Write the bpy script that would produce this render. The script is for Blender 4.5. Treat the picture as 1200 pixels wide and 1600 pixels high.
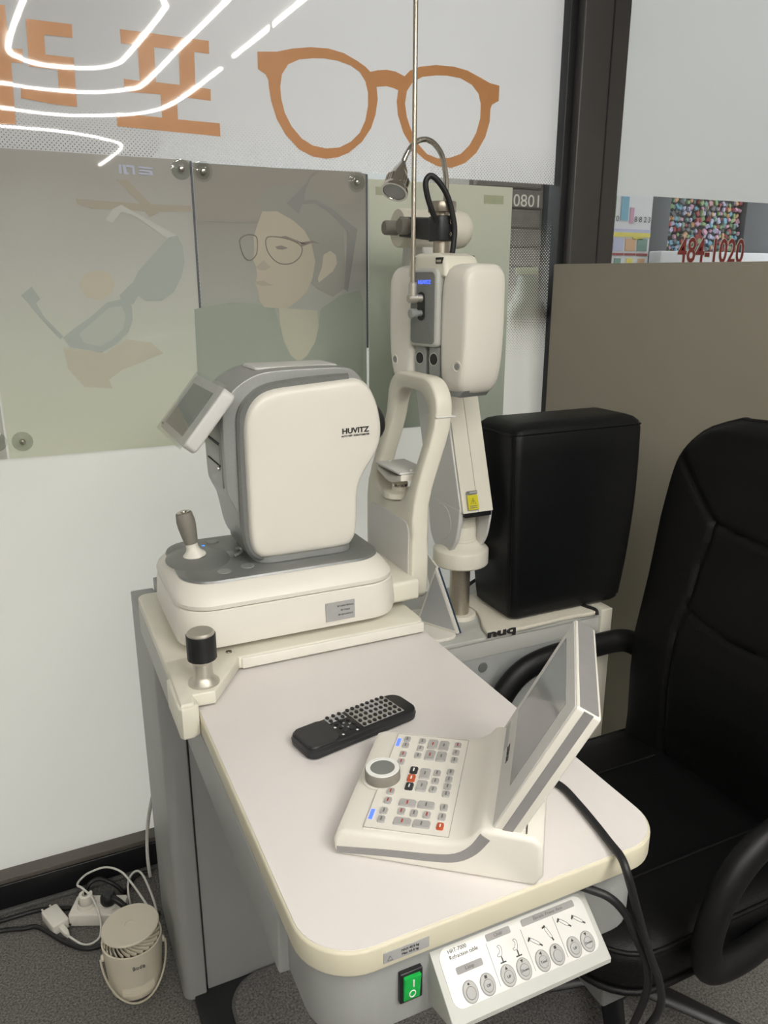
import bpy, bmesh, math, random
from mathutils import Matrix, Vector
random.seed(7)
for o in list(bpy.data.objects): bpy.data.objects.remove(o)
C = bpy.context.scene.collection
S = bpy.context.scene
# ---------------------------------------------------------------- camera
cam = bpy.data.cameras.new('camera'); cam.sensor_fit = 'VERTICAL'; cam.sensor_height = 32.0
cam.lens = 32.0*1205/1600; cam.clip_start = .02
co = bpy.data.objects.new('camera', cam); C.objects.link(co)
co.location = (0, 0, 1.45); co.rotation_euler = (math.radians(90-16.4), 0, math.radians(-25.0))
S.camera = co
# ---------------------------------------------------------------- sky, exposure
S.view_settings.view_transform = 'Standard'; S.view_settings.look = 'None'
S.view_settings.gamma = 1.0; S.view_settings.use_curve_mapping = False
S.view_settings.exposure = 0.0
w = bpy.data.worlds.new('overcast_sky'); S.world = w; w.use_nodes = True
bg = w.node_tree.nodes['Background']; bg.inputs[0].default_value = (.95, .975, 1.0, 1); bg.inputs[1].default_value = 2.4
LED = 86.0          # radiance of the ceiling LED lines
# ---------------------------------------------------------------- helpers
def lin(c):
    return tuple(((v/255)/12.92 if v/255 <= .04045 else ((v/255+.055)/1.055)**2.4) for v in c)
MATS = {}
def mat(name, rgb, rough=.45, metal=0.0, noise=0.0, scale=60.0, bump=0.0, bscale=None, coat=0.0, emit=0.0, spec=.5, stretch=None):
    m = bpy.data.materials.new(name); m.use_nodes = True; nt = m.node_tree; b = nt.nodes['Principled BSDF']
    c = lin(rgb)
    b.inputs['Base Color'].default_value = (*c, 1); b.inputs['Roughness'].default_value = rough; b.inputs['Metallic'].default_value = metal
    b.inputs['Specular IOR Level'].default_value = spec
    if coat: b.inputs['Coat Weight'].default_value = coat; b.inputs['Coat Roughness'].default_value = .02
    if emit:
        b.inputs['Emission Color'].default_value = (*c, 1); b.inputs['Emission Strength'].default_value = emit
    if noise or bump:
        tc = nt.nodes.new('ShaderNodeTexCoord'); mp = nt.nodes.new('ShaderNodeMapping'); nt.links.new(tc.outputs['Object'], mp.inputs[0])
        if stretch: mp.inputs['Scale'].default_value = stretch
        n = nt.nodes.new('ShaderNodeTexNoise'); n.inputs['Scale'].default_value = scale; n.inputs['Detail'].default_value = 3
        nt.links.new(mp.outputs[0], n.inputs['Vector'])
        if noise:
            r = nt.nodes.new('ShaderNodeValToRGB'); nt.links.new(n.outputs['Fac'], r.inputs[0])
            r.color_ramp.elements[0].position = .3; r.color_ramp.elements[1].position = .7
            r.color_ramp.elements[0].color = (*[max(0, v*(1-noise)) for v in c], 1); r.color_ramp.elements[1].color = (*[min(1, v*(1+noise)) for v in c], 1)
            nt.links.new(r.outputs[0], b.inputs['Base Color'])
        if bump:
            n2 = n
            if bscale:
                n2 = nt.nodes.new('ShaderNodeTexNoise'); n2.inputs['Scale'].default_value = bscale; n2.inputs['Detail'].default_value = 4
                nt.links.new(mp.outputs[0], n2.inputs['Vector'])
            bp = nt.nodes.new('ShaderNodeBump'); bp.inputs['Strength'].default_value = bump; bp.inputs['Distance'].default_value = .002
            nt.links.new(n2.outputs['Fac'], bp.inputs['Height']); nt.links.new(bp.outputs[0], b.inputs['Normal'])
    MATS[name] = m; return m
mat('white_plastic', (232, 228, 219), .38, noise=.015, scale=4)
mat('warm_plastic', (226, 222, 208), .42, noise=.015, scale=4)
mat('cool_plastic', (214, 213, 211), .42, noise=.015, scale=4)
mat('silver_plastic', (158, 160, 159), .34, metal=.35, noise=.03, scale=300)
mat('dark_silver', (126, 128, 127), .34, metal=.3, noise=.03, scale=300)
mat('laminate', (226, 221, 219), .33, noise=.02, scale=5)
mat('edge_band', (214, 208, 186), .5, noise=.03, scale=9)
mat('grey_paint', (157, 159, 158), .48, noise=.03, scale=6, bump=.08, bscale=900)
mat('light_grey_paint', (186, 187, 182), .45, noise=.02, scale=6)
mat('cream_paint', (208, 205, 192), .5, noise=.02, scale=5)
mat('steel', (182, 174, 160), .36, metal=.85, noise=.06, scale=40, stretch=(1, 1, 30))
mat('chrome', (205, 200, 192), .16, metal=1.0, noise=.03, scale=30)
mat('nickel', (204, 199, 188), .4, metal=.75, noise=.03, scale=30)
mat('black_plastic', (26, 27, 29), .42, noise=.1, scale=80)
mat('black_metal', (34, 36, 40), .45, noise=.08, scale=40)
mat('black_leather', (9, 9, 10), .5, noise=.12, scale=30, bump=.25, bscale=420, spec=.25)
mat('black_vinyl', (9, 11, 13), .46, noise=.1, scale=12, bump=.2, bscale=350, spec=.25)
mat('arm_black', (15, 15, 16), .48, noise=.1, scale=60, spec=.3)
mat('rubber', (22, 23, 25), .5, noise=.1, scale=60)
mat('grey_rubber', (128, 124, 116), .55, noise=.04, scale=120)
mat('key_grey', (172, 170, 168), .4, noise=.03, scale=200)
mat('key_dark', (40, 40, 44), .4, noise=.03, scale=200)
mat('key_red', (186, 82, 48), .4, noise=.03, scale=200)
mat('ink', (40, 40, 42), .6, noise=.05, scale=200)
mat('ink_grey', (110, 108, 106), .6, noise=.05, scale=200)
mat('ink_red', (170, 60, 50), .6, noise=.05, scale=200)
mat('label_grey', (165, 165, 165), .45, noise=.03, scale=80)
mat('bar_grey', (140, 138, 138), .45, noise=.03, scale=80)
mat('screen_dark', (104, 104, 100), .08, noise=.05, scale=3, spec=.6)
mat('screen_grey', (132, 134, 138), .06, noise=.04, scale=3, spec=.7)
mat('yellow_label', (206, 196, 30), .5, noise=.03, scale=60)
mat('blue_led', (70, 100, 255), .4, noise=.02, scale=90, emit=1.6)
mat('blue_dot', (40, 140, 255), .4, noise=.02, scale=90, emit=1.6)
mat('green_lit', (18, 150, 62), .25, noise=.15, scale=70, emit=.25)
mat('white_ink', (235, 235, 232), .5, noise=.02, scale=90)
mat('beige_plastic', (214, 206, 188), .5, noise=.02, scale=12)
mat('white_cord', (222, 220, 214), .45, noise=.02, scale=60)
mat('carpet', (108, 106, 103), .95, noise=.55, scale=230, bump=1.0, bscale=420, spec=.1)
mat('carpet_mat', (112, 110, 108), .95, noise=.55, scale=230, bump=1.0, bscale=420, spec=.1)
mat('carpet_edge', (96, 95, 94), .95, noise=.25, scale=300, bump=.6, spec=.1)
mat('frame_dark', (60, 58, 57), .42, noise=.06, scale=8)
mat('frame_black', (22, 23, 26), .4, noise=.06, scale=8)
mat('sill_brown', (92, 86, 80), .45, noise=.08, scale=10)
mat('partition_olive', (122, 117, 104), .5, noise=.03, scale=5, stretch=(1, 1, .15))
mat('wall_paint', (186, 182, 174), .8, noise=.02, scale=4)
mat('ceiling_paint', (205, 202, 196), .85, noise=.02, scale=4)
mat('orange_vinyl', (200, 140, 86), .45, noise=.02, scale=30, coat=1.0)
mat('white_vinyl', (205, 208, 200), .5, noise=.02, scale=30)
mat('red_vinyl', (128, 48, 46), .5, noise=.03, scale=30)
mat('brick', (138, 131, 128), .9, noise=.12, scale=30, bump=.4, bscale=90)
mat('mortar', (150, 146, 140), .95, noise=.08, scale=40)
mat('pavement', (150, 150, 148), .9, noise=.1, scale=12)
mat('facade', (170, 172, 170), .85, noise=.06, scale=2)
mat('post_grey', (86, 90, 94), .6, noise=.04, scale=10)
mat('paper_white', (232, 232, 236), .7, noise=.02, scale=30)
mat('tote_cloth', (216, 210, 196), .8, noise=.03, scale=140, bump=.2)
mat('navy', (44, 62, 84), .3, noise=.05, scale=30)
mat('lamp_glass', (150, 150, 146), .1, noise=.05, scale=40, spec=.7)
mat('card_grey', (176, 178, 178), .5, noise=.02, scale=20)

IDENT = Matrix.Identity(4)
WM = {}; LOCAL = set()
def thing(name, label, cat, loc=(0, 0, 0), rz=0.0, group=None, local=False):
    o = bpy.data.objects.new(name, None); C.objects.link(o); o.empty_display_size = .05
    o.location = loc; o.rotation_euler = (0, 0, rz)
    o['label'] = label; o['category'] = cat
    if group: o['group'] = group
    WM[o.name] = Matrix.Translation(loc) @ Matrix.Rotation(rz, 4, 'Z')
    if local: LOCAL.add(o.name)
    return o
def link(name, me, m, parent=None, label=None):
    o = bpy.data.objects.new(name, me); C.objects.link(o)
    if m is not None and not me.materials: me.materials.append(MATS[m] if isinstance(m, str) else m)
    if parent is not None:
        o.parent = parent
        if parent.name in LOCAL:
            LOCAL.add(o.name); WM[o.name] = WM[parent.name]
        else:
            o.matrix_parent_inverse = WM[parent.name].inverted(); WM[o.name] = IDENT
    else: WM[o.name] = IDENT
    if label: o['label'] = label
    return o
def tag(o, label, cat, group=None):
    o['label'] = label; o['category'] = cat
    if group: o['group'] = group
    return o
def struct(o):
    o['kind'] = 'structure'; return o
def fin(bm, name, m, parent=None, ang=35, mtx=None, label=None):
    bmesh.ops.recalc_face_normals(bm, faces=bm.faces)
    if mtx is not None: bm.transform(mtx)
    me = bpy.data.meshes.new(name); bm.to_mesh(me); bm.free()
    me.shade_smooth(); me.set_sharp_from_angle(angle=math.radians(ang))
    return link(name, me, m, parent, label)
def add_box(bm, a, b):
    v = [bm.verts.new((x, y, z)) for x in (a[0], b[0]) for y in (a[1], b[1]) for z in (a[2], b[2])]
    for f in ((0, 1, 3, 2), (4, 6, 7, 5), (0, 4, 5, 1), (2, 3, 7, 6), (0, 2, 6, 4), (1, 5, 7, 3)):
        bm.faces.new([v[i] for i in f])
def box(name, a, b, m, parent=None, bev=0.0, seg=3, mtx=None, label=None):
    bm = bmesh.new(); add_box(bm, a, b)
    if bev: bmesh.ops.bevel(bm, geom=bm.edges[:], offset=bev, segments=seg, profile=.5, affect='EDGES', clamp_overlap=True)
    return fin(bm, name, m, parent, mtx=mtx, label=label)
def p3(pl, u, v, d):
    return (u, d, v) if pl == 'xz' else ((u, v, d) if pl == 'xy' else (d, u, v))
def prism(name, pts, pl, d0, d1, m, parent=None, bev=0.0, seg=3, mtx=None, label=None, ang=35):
    bm = bmesh.new()
    a = [bm.verts.new(p3(pl, u, v, d0)) for u, v in pts]; b = [bm.verts.new(p3(pl, u, v, d1)) for u, v in pts]
    n = len(pts); f0 = bm.faces.new(a); f1 = bm.faces.new(b)
    for i in range(n): bm.faces.new((a[i], a[(i+1) % n], b[(i+1) % n], b[i]))
    bmesh.ops.recalc_face_normals(bm, faces=bm.faces)
    if bev:
        bmesh.ops.bevel(bm, geom=list(f0.edges)+list(f1.edges), offset=bev, segments=seg, profile=.5, affect='EDGES', clamp_overlap=True)
    return fin(bm, name, m, parent, mtx=mtx, label=label, ang=ang)
def rr(x0, y0, x1, y1, r, n=7):
    rs = r if isinstance(r, (tuple, list)) else (r,)*4
    out = []
    for (cx, cy, a0, q) in ((x1-rs[0], y1-rs[0], 0, rs[0]), (x0+rs[1], y1-rs[1], 90, rs[1]), (x0+rs[2], y0+rs[2], 180, rs[2]), (x1-rs[3], y0+rs[3], 270, rs[3])):
        for i in range(n+1):
            a = math.radians(a0+90*i/n); out.append((cx+q*math.cos(a), cy+q*math.sin(a)))
    return out
def loft(name, rings, m, parent=None, cap=True, closed=True, ang=35, mtx=None, label=None):
    bm = bmesh.new(); R = [[bm.verts.new(p) for p in r] for r in rings]; n = len(R[0])
    for a, b in zip(R, R[1:]):
        for i in range(n if closed else n-1): bm.faces.new((a[i], a[(i+1) % n], b[(i+1) % n], b[i]))
    if cap: bm.faces.new(R[0]); bm.faces.new(R[-1])
    return fin(bm, name, m, parent, ang, mtx, label)
def loft_rr(name, secs, m, parent=None, n=7, mtx=None, ang=35):
    return loft(name, [[(x, y, z) for x, y in rr(x0, y0, x1, y1, r, n)] for z, x0, y0, x1, y1, r in secs], m, parent, mtx=mtx, ang=ang)
def lathe(name, prof, m, parent=None, seg=32, mtx=None, ang=35, label=None):
    bm = bmesh.new(); rings = []
    for r, z in prof:
        if r < 1e-6: rings.append([bm.verts.new((0, 0, z))])
        else: rings.append([bm.verts.new((r*math.cos(2*math.pi*i/seg), r*math.sin(2*math.pi*i/seg), z)) for i in range(seg)])
    for a, b in zip(rings, rings[1:]):
        if len(a) == 1 and len(b) == 1: continue
        for i in range(seg):
            j = (i+1) % seg
            if len(a) == 1: bm.faces.new((a[0], b[j], b[i]))
            elif len(b) == 1: bm.faces.new((a[i], a[j], b[0]))
            else: bm.faces.new((a[i], a[j], b[j], b[i]))
    if len(rings[0]) > 1: bm.faces.new(rings[0])
    if len(rings[-1]) > 1: bm.faces.new(rings[-1])
    return fin(bm, name, m, parent, ang, mtx, label)
def catmull(pts, k=8, closed=False):
    P = [Vector(p) for p in pts]; out = []; n = len(P)
    for i in range(n if closed else n-1):
        g = (lambda j: P[j % n]) if closed else (lambda j: P[min(max(j, 0), n-1)])
        a, b, c, d = g(i-1), g(i), g(i+1), g(i+2)
        for s in range(k):
            t = s/k; out.append(.5*((2*b)+(c-a)*t+(2*a-5*b+4*c-d)*t*t+(3*b-a-3*c+d)*t**3))
    if not closed: out.append(P[-1])
    return out
def tube(name, pts, r, m, parent=None, k=8, seg=10, closed=False, r2=None, up=(0, 0, 1), mtx=None, label=None, smooth=True, rad=None):
    P = catmull(pts, k, closed) if smooth else [Vector(p) for p in pts]
    n = len(P); bm = bmesh.new(); rings = []; up = Vector(up); prevx = None
    for i, p in enumerate(P):
        t = (P[(i+1) % n]-P[i-1]) if closed else (P[min(i+1, n-1)]-P[max(i-1, 0)])
        t.normalize()
        if prevx is None:
            x = up.cross(t)
            if x.length < 1e-3: x = Vector((1, 0, 0)).cross(t)
        else: x = prevx-t*prevx.dot(t)
        x.normalize(); prevx = x; y = t.cross(x)
        q = rad(i/(n-1)) if rad else 1.0
        rings.append([bm.verts.new(p+x*(r*q*math.cos(2*math.pi*j/seg))+y*((r2 or r)*q*math.sin(2*math.pi*j/seg))) for j in range(seg)])
    for i in range(n if closed else n-1):
        a, b = rings[i], rings[(i+1) % n]
        for j in range(seg): bm.faces.new((a[j], a[(j+1) % seg], b[(j+1) % seg], b[j]))
    if not closed: bm.faces.new(rings[0]); bm.faces.new(rings[-1])
    return fin(bm, name, m, parent, 50, mtx, label)
def frame(o, x, y, z):
    x, y, z = Vector(x).normalized(), Vector(y).normalized(), Vector(z).normalized()
    M = Matrix.Identity(4)
    for i in range(3): M[i][0] = x[i]; M[i][1] = y[i]; M[i][2] = z[i]; M[i][3] = o[i]
    return M
def axis(o, d):
    d = Vector(d).normalized(); x = Vector((0, 0, 1)).cross(d)
    if x.length < 1e-4: x = Vector((1, 0, 0))
    x.normalize(); return frame(o, x, d.cross(x), d)
def flat(name, loops, ext, m, parent=None, mtx=None, label=None):
    """filled 2-D outlines (first loop and holes), ext thick, in local xy"""
    cu = bpy.data.curves.new(name, 'CURVE'); cu.dimensions = '2D'; cu.fill_mode = 'BOTH'; cu.extrude = ext/2
    for lp in loops:
        sp = cu.splines.new('POLY'); sp.points.add(len(lp)-1); sp.use_cyclic_u = True
        for q, (x, y) in zip(sp.points, lp): q.co = (x, y, 0, 1)
    return curve_mesh(name, cu, m, parent, mtx, label)
def curve_mesh(name, cu, m, parent, mtx, label):
    t = bpy.data.objects.new('tmp', cu); C.objects.link(t)
    me = bpy.data.meshes.new_from_object(t.evaluated_get(bpy.context.evaluated_depsgraph_get()))
    bpy.data.objects.remove(t); bpy.data.curves.remove(cu)
    if mtx is not None: me.transform(mtx)
    me.name = name; me.materials.clear()
    return link(name, me, m, parent, label)
def text(name, s, size, m, parent, mtx, align='CENTER', sx=1.0, bold=0.0, ext=.0002, label=None):
    cu = bpy.data.curves.new(name, 'FONT'); cu.body = s; cu.size = size; cu.align_x = align; cu.align_y = 'CENTER'; cu.extrude = ext; cu.offset = bold
    cu.resolution_u = 3
    return curve_mesh(name, cu, m, parent, mtx @ Matrix.Diagonal((sx, 1, 1, 1)), label)
def glassM(Y):            # local xy -> world XZ on the plane Y, facing the room
    return frame((0, Y, 0), (1, 0, 0), (0, 0, 1), (0, -1, 0))
def copy_of(o, name, parent, loc, m=None):
    c = bpy.data.objects.new(name, o); C.objects.link(c); c.parent = parent; c.location = loc
    if parent.name in LOCAL: LOCAL.add(c.name)
    WM[c.name] = WM[parent.name] @ Matrix.Translation(loc)
    return c
# ---------------------------------------------------------------- traced flat outlines (X, Z on the window plane)
LET_A = [(0.0044, 1.9524), (0.0549, 1.952), (0.0543, 1.8802), (0.0767, 1.8819), (0.0748, 1.8574), (0.054, 1.8571), (0.0493, 1.7493), (-0.0087, 1.7452)]
LET_B = [(0.0885, 1.9341), (0.1705, 1.9347), (0.1692, 1.9112), (0.1182, 1.9108), (0.1166, 1.8768), (0.1675, 1.8767), (0.1649, 1.7894), (0.1173, 1.791), (0.0637, 1.7965), (0.0672, 1.819), (0.1343, 1.8152), (0.1357, 1.8523), (0.0852, 1.853)]
LET_C = [(0.2597, 1.9369), (0.4361, 1.9363), (0.4354, 1.9123), (0.4045, 1.9125), (0.4026, 1.8473), (0.4343, 1.8463), (0.4334, 1.8239), (0.3628, 1.8261), (0.3617, 1.7826), (0.4499, 1.7821), (0.4498, 1.7563), (0.2384, 1.7603), (0.2395, 1.7855), (0.3295, 1.7833), (0.3299, 1.8268), (0.2585, 1.8254), (0.259, 1.8486), (0.2901, 1.8477), (0.2915, 1.9124), (0.2591, 1.9121)]
LET_C_H = [(0.3236, 1.9121), (0.3727, 1.9125), (0.3706, 1.8483), (0.3219, 1.8488)]
GL_O = [(0.5396, 1.9278), (0.583, 1.9325), (0.6187, 1.9424), (0.6601, 1.9496), (0.7021, 1.9516), (0.7394, 1.9464), (0.7719, 1.9342), (0.7911, 1.9249), (0.8033, 1.9157), (0.8218, 1.9208), (0.8444, 1.924), (0.8673, 1.9226), (0.8905, 1.9152), (0.9049, 1.9287), (0.9312, 1.9393), (0.9727, 1.9468), (1.0212, 1.9485), (1.0584, 1.9441), (1.0966, 1.932), (1.1226, 1.9233), (1.1506, 1.92), (1.1503, 1.8862), (1.1312, 1.8761), (1.1271, 1.8658), (1.1264, 1.8382), (1.115, 1.802), (1.0905, 1.7647), (1.0592, 1.7398), (1.0213, 1.7264), (0.9836, 1.7278), (0.9463, 1.7406), (0.9157, 1.7609), (0.8885, 1.7956), (0.8736, 1.8328), (0.8705, 1.8609), (0.8744, 1.8847), (0.8617, 1.8882), (0.8445, 1.8903), (0.8189, 1.8865), (0.8217, 1.8613), (0.8159, 1.8281), (0.8044, 1.7989), (0.7814, 1.7688), (0.7474, 1.7429), (0.7193, 1.7316), (0.6917, 1.7271), (0.6592, 1.7298), (0.6275, 1.7422), (0.597, 1.7698), (0.5776, 1.7999), (0.5663, 1.8344), (0.5623, 1.8604), (0.5615, 1.8755), (0.556, 1.8858), (0.539, 1.8949)]
GL_I1 = [(0.6647, 1.9287), (0.6335, 1.9232), (0.6074, 1.9105), (0.5924, 1.8894), (0.5878, 1.865), (0.5894, 1.8409), (0.5961, 1.8148), (0.6107, 1.7889), (0.6336, 1.7656), (0.6599, 1.7526), (0.6922, 1.7487), (0.7253, 1.7532), (0.7533, 1.7669), (0.776, 1.7874), (0.7903, 1.8143), (0.7973, 1.8452), (0.7974, 1.873), (0.7909, 1.8954), (0.7772, 1.9122), (0.7553, 1.9235), (0.723, 1.93), (0.6911, 1.9311)]
GL_I2 = [(0.9731, 1.9252), (0.9374, 1.9188), (0.911, 1.9045), (0.8966, 1.8844), (0.8921, 1.858), (0.8971, 1.8299), (0.9092, 1.8019), (0.9276, 1.774), (0.9522, 1.7534), (0.9832, 1.7454), (1.0144, 1.7488), (1.0457, 1.7593), (1.0706, 1.7812), (1.0888, 1.8102), (1.099, 1.8435), (1.099, 1.8758), (1.0917, 1.8973), (1.072, 1.915), (1.0404, 1.9255), (1.0034, 1.9277)]
F_SKIN = [(0.5328, 1.608), (0.5188, 1.5762), (0.5098, 1.553), (0.5103, 1.5299), (0.5065, 1.5036), (0.513, 1.489), (0.5138, 1.4713), (0.5097, 1.4535), (0.5152, 1.4356), (0.5175, 1.4146), (0.5281, 1.4009), (0.5623, 1.3974), (0.5855, 1.3987), (0.6129, 1.4169), (0.6336, 1.4352), (0.648, 1.4659), (0.6558, 1.5025), (0.6469, 1.5444), (0.631, 1.5706), (0.6055, 1.5904), (0.5676, 1.6093)]
F_HAIR = [(0.5243, 1.6275), (0.5378, 1.6506), (0.5699, 1.6662), (0.608, 1.6624), (0.6533, 1.6559), (0.6995, 1.6405), (0.7193, 1.6148), (0.7289, 1.5703), (0.7313, 1.5033), (0.7269, 1.4412), (0.6985, 1.4225), (0.661, 1.4413), (0.6443, 1.4537), (0.6489, 1.4963), (0.6402, 1.5442), (0.6244, 1.5675), (0.5992, 1.596), (0.5644, 1.6092), (0.5326, 1.6052)]
F_EAR = [(0.6765, 1.5179), (0.6938, 1.5272), (0.7073, 1.5183), (0.7104, 1.5), (0.6997, 1.4815), (0.6822, 1.4691), (0.6631, 1.4552), (0.6616, 1.466), (0.6725, 1.4905)]
F_NECK = [(0.5623, 1.399), (0.658, 1.3916), (0.6605, 1.3537), (0.6509, 1.3189), (0.6293, 1.2875), (0.6081, 1.2723), (0.5883, 1.289), (0.5726, 1.3212), (0.5642, 1.362)]
F_SHIRT = [(0.3672, 1.3983), (0.4508, 1.4122), (0.514, 1.4086), (0.5525, 1.3991), (0.5625, 1.362), (0.5726, 1.3212), (0.5883, 1.289), (0.6081, 1.2723), (0.6293, 1.2875), (0.6509, 1.3189), (0.6605, 1.3537), (0.6667, 1.3946), (0.7161, 1.4256), (0.7694, 1.438), (0.7782, 1.4093), (0.7748, 1.2118), (0.3642, 1.2207)]
F_LENS1 = [(0.4833, 1.5524), (0.4992, 1.5585), (0.5162, 1.5546), (0.5184, 1.5359), (0.5143, 1.5154), (0.4995, 1.5035), (0.4859, 1.5121), (0.4781, 1.5408)]
F_LENS2 = [(0.5397, 1.5508), (0.559, 1.5556), (0.5975, 1.5492), (0.6233, 1.535), (0.6193, 1.514), (0.599, 1.4988), (0.5728, 1.497), (0.5538, 1.5072), (0.5402, 1.5275)]
F_TEMPLE = [(0.6233, 1.535), (0.6502, 1.5444), (0.6703, 1.5419), (0.6503, 1.5489), (0.6203, 1.5438)]
F_BROW = [(0.5654, 1.5543), (0.5848, 1.5577), (0.6171, 1.5467), (0.6367, 1.5397), (0.6137, 1.5437), (0.5847, 1.5533)]
F_EYE = [(0.5597, 1.5337), (0.5743, 1.537), (0.5904, 1.5314), (0.5772, 1.5276), (0.5643, 1.5285)]
F_MOUTH = [(0.5115, 1.458), (0.5292, 1.4595), (0.5513, 1.4491), (0.5286, 1.4476), (0.5128, 1.4512)]
F_NOSE = [(0.513, 1.489), (0.5312, 1.5039), (0.5466, 1.4893), (0.5334, 1.4818), (0.5207, 1.4832)]
F_BGDARK = [(0.385, 1.6973), (0.7754, 1.7027), (0.7748, 1.6348), (0.5865, 1.6013), (0.5159, 1.5818), (0.3829, 1.5833)]
F_ARM = [(0.5907, 1.6274), (0.6206, 1.6544), (0.634, 1.6665), (0.6543, 1.6932), (0.6742, 1.7), (0.6508, 1.6845), (0.637, 1.6581), (0.633, 1.6349), (0.6594, 1.6374), (0.6991, 1.62), (0.7533, 1.583), (0.7637, 1.5773), (0.7374, 1.4349), (0.7269, 1.4412), (0.7351, 1.5218), (0.7393, 1.5706), (0.6955, 1.611), (0.6592, 1.6301), (0.6262, 1.6259), (0.619, 1.6054)]
S_TEMPLE = [(0.2128, 1.6007), (0.2311, 1.6099), (0.258, 1.5955), (0.3029, 1.5726), (0.3401, 1.553), (0.3226, 1.543), (0.2913, 1.5652), (0.2539, 1.5902), (0.2298, 1.5962), (0.2102, 1.5733), (0.1969, 1.5797)]
S_LENSR = [(0.323, 1.5483), (0.3419, 1.5524), (0.3516, 1.531), (0.353, 1.4984), (0.343, 1.4653), (0.3256, 1.4358), (0.2978, 1.4174), (0.2644, 1.4177), (0.2436, 1.4324), (0.238, 1.4505), (0.255, 1.4794)]
S_BRIDGE = [(0.2383, 1.4541), (0.2509, 1.4324), (0.2381, 1.4106), (0.216, 1.4072), (0.2108, 1.4289)]
S_LENSL = [(0.0899, 1.3443), (0.1125, 1.3617), (0.1499, 1.3863), (0.1845, 1.4147), (0.2173, 1.4217), (0.2341, 1.407), (0.2333, 1.3776), (0.2219, 1.3519), (0.1941, 1.3266), (0.1637, 1.3109), (0.1359, 1.3174), (0.1016, 1.324)]
S_LENSLI = [(0.1218, 1.3507), (0.1562, 1.3789), (0.187, 1.4038), (0.2124, 1.4072), (0.2194, 1.3852), (0.2116, 1.3595), (0.1879, 1.3379), (0.1614, 1.3239), (0.1303, 1.3322)]
S_ARML = [(0.0195, 1.4299), (0.0412, 1.4471), (0.0549, 1.4228), (0.0456, 1.4142), (0.0575, 1.3878), (0.0901, 1.3461), (0.0844, 1.3408), (0.0622, 1.37), (0.0392, 1.4021), (0.0338, 1.4126)]
S_HAND = [(0.0876, 1.3226), (0.1357, 1.3155), (0.1707, 1.3088), (0.2169, 1.3371), (0.2681, 1.3281), (0.2927, 1.3044), (0.2038, 1.2736), (0.1725, 1.2523), (0.1779, 1.2329), (0.1208, 1.2398), (0.0932, 1.2784)]
S_STICK = [(0.1431, 1.6181), (0.1868, 1.6166), (0.2809, 1.6136), (0.3744, 1.6138), (0.3754, 1.6014), (0.2798, 1.5997), (0.1716, 1.6008), (0.1454, 1.6082)]
S_FACE = [(0.1322, 1.4505), (0.1447, 1.4716), (0.1698, 1.4805), (0.1938, 1.4754), (0.2042, 1.4541), (0.1972, 1.4362), (0.1707, 1.4184), (0.1435, 1.4257)]
S_DIAG = [(0.2251, 1.6586), (0.2461, 1.6596), (0.3067, 1.5972), (0.286, 1.5878), (0.2669, 1.6165)]
T1 = [(0.2327, 1.6872), (0.2377, 1.6871), (0.2374, 1.6697), (0.2324, 1.6703)]
T2 = [(0.2402, 1.6873), (0.2461, 1.6872), (0.2482, 1.6728), (0.2515, 1.6725), (0.2516, 1.6689), (0.2419, 1.6692)]
T3 = [(0.247, 1.6873), (0.2638, 1.6866), (0.264, 1.6695), (0.2598, 1.6697), (0.2592, 1.6823), (0.2474, 1.6832)]
T4 = [(0.2714, 1.6862), (0.3005, 1.6846), (0.3007, 1.6814), (0.2716, 1.683)]
T5 = [(0.2726, 1.6798), (0.2983, 1.6788), (0.301, 1.6699), (0.2709, 1.6707), (0.2708, 1.674), (0.2952, 1.6733), (0.2929, 1.676), (0.2723, 1.6769)]
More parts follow.
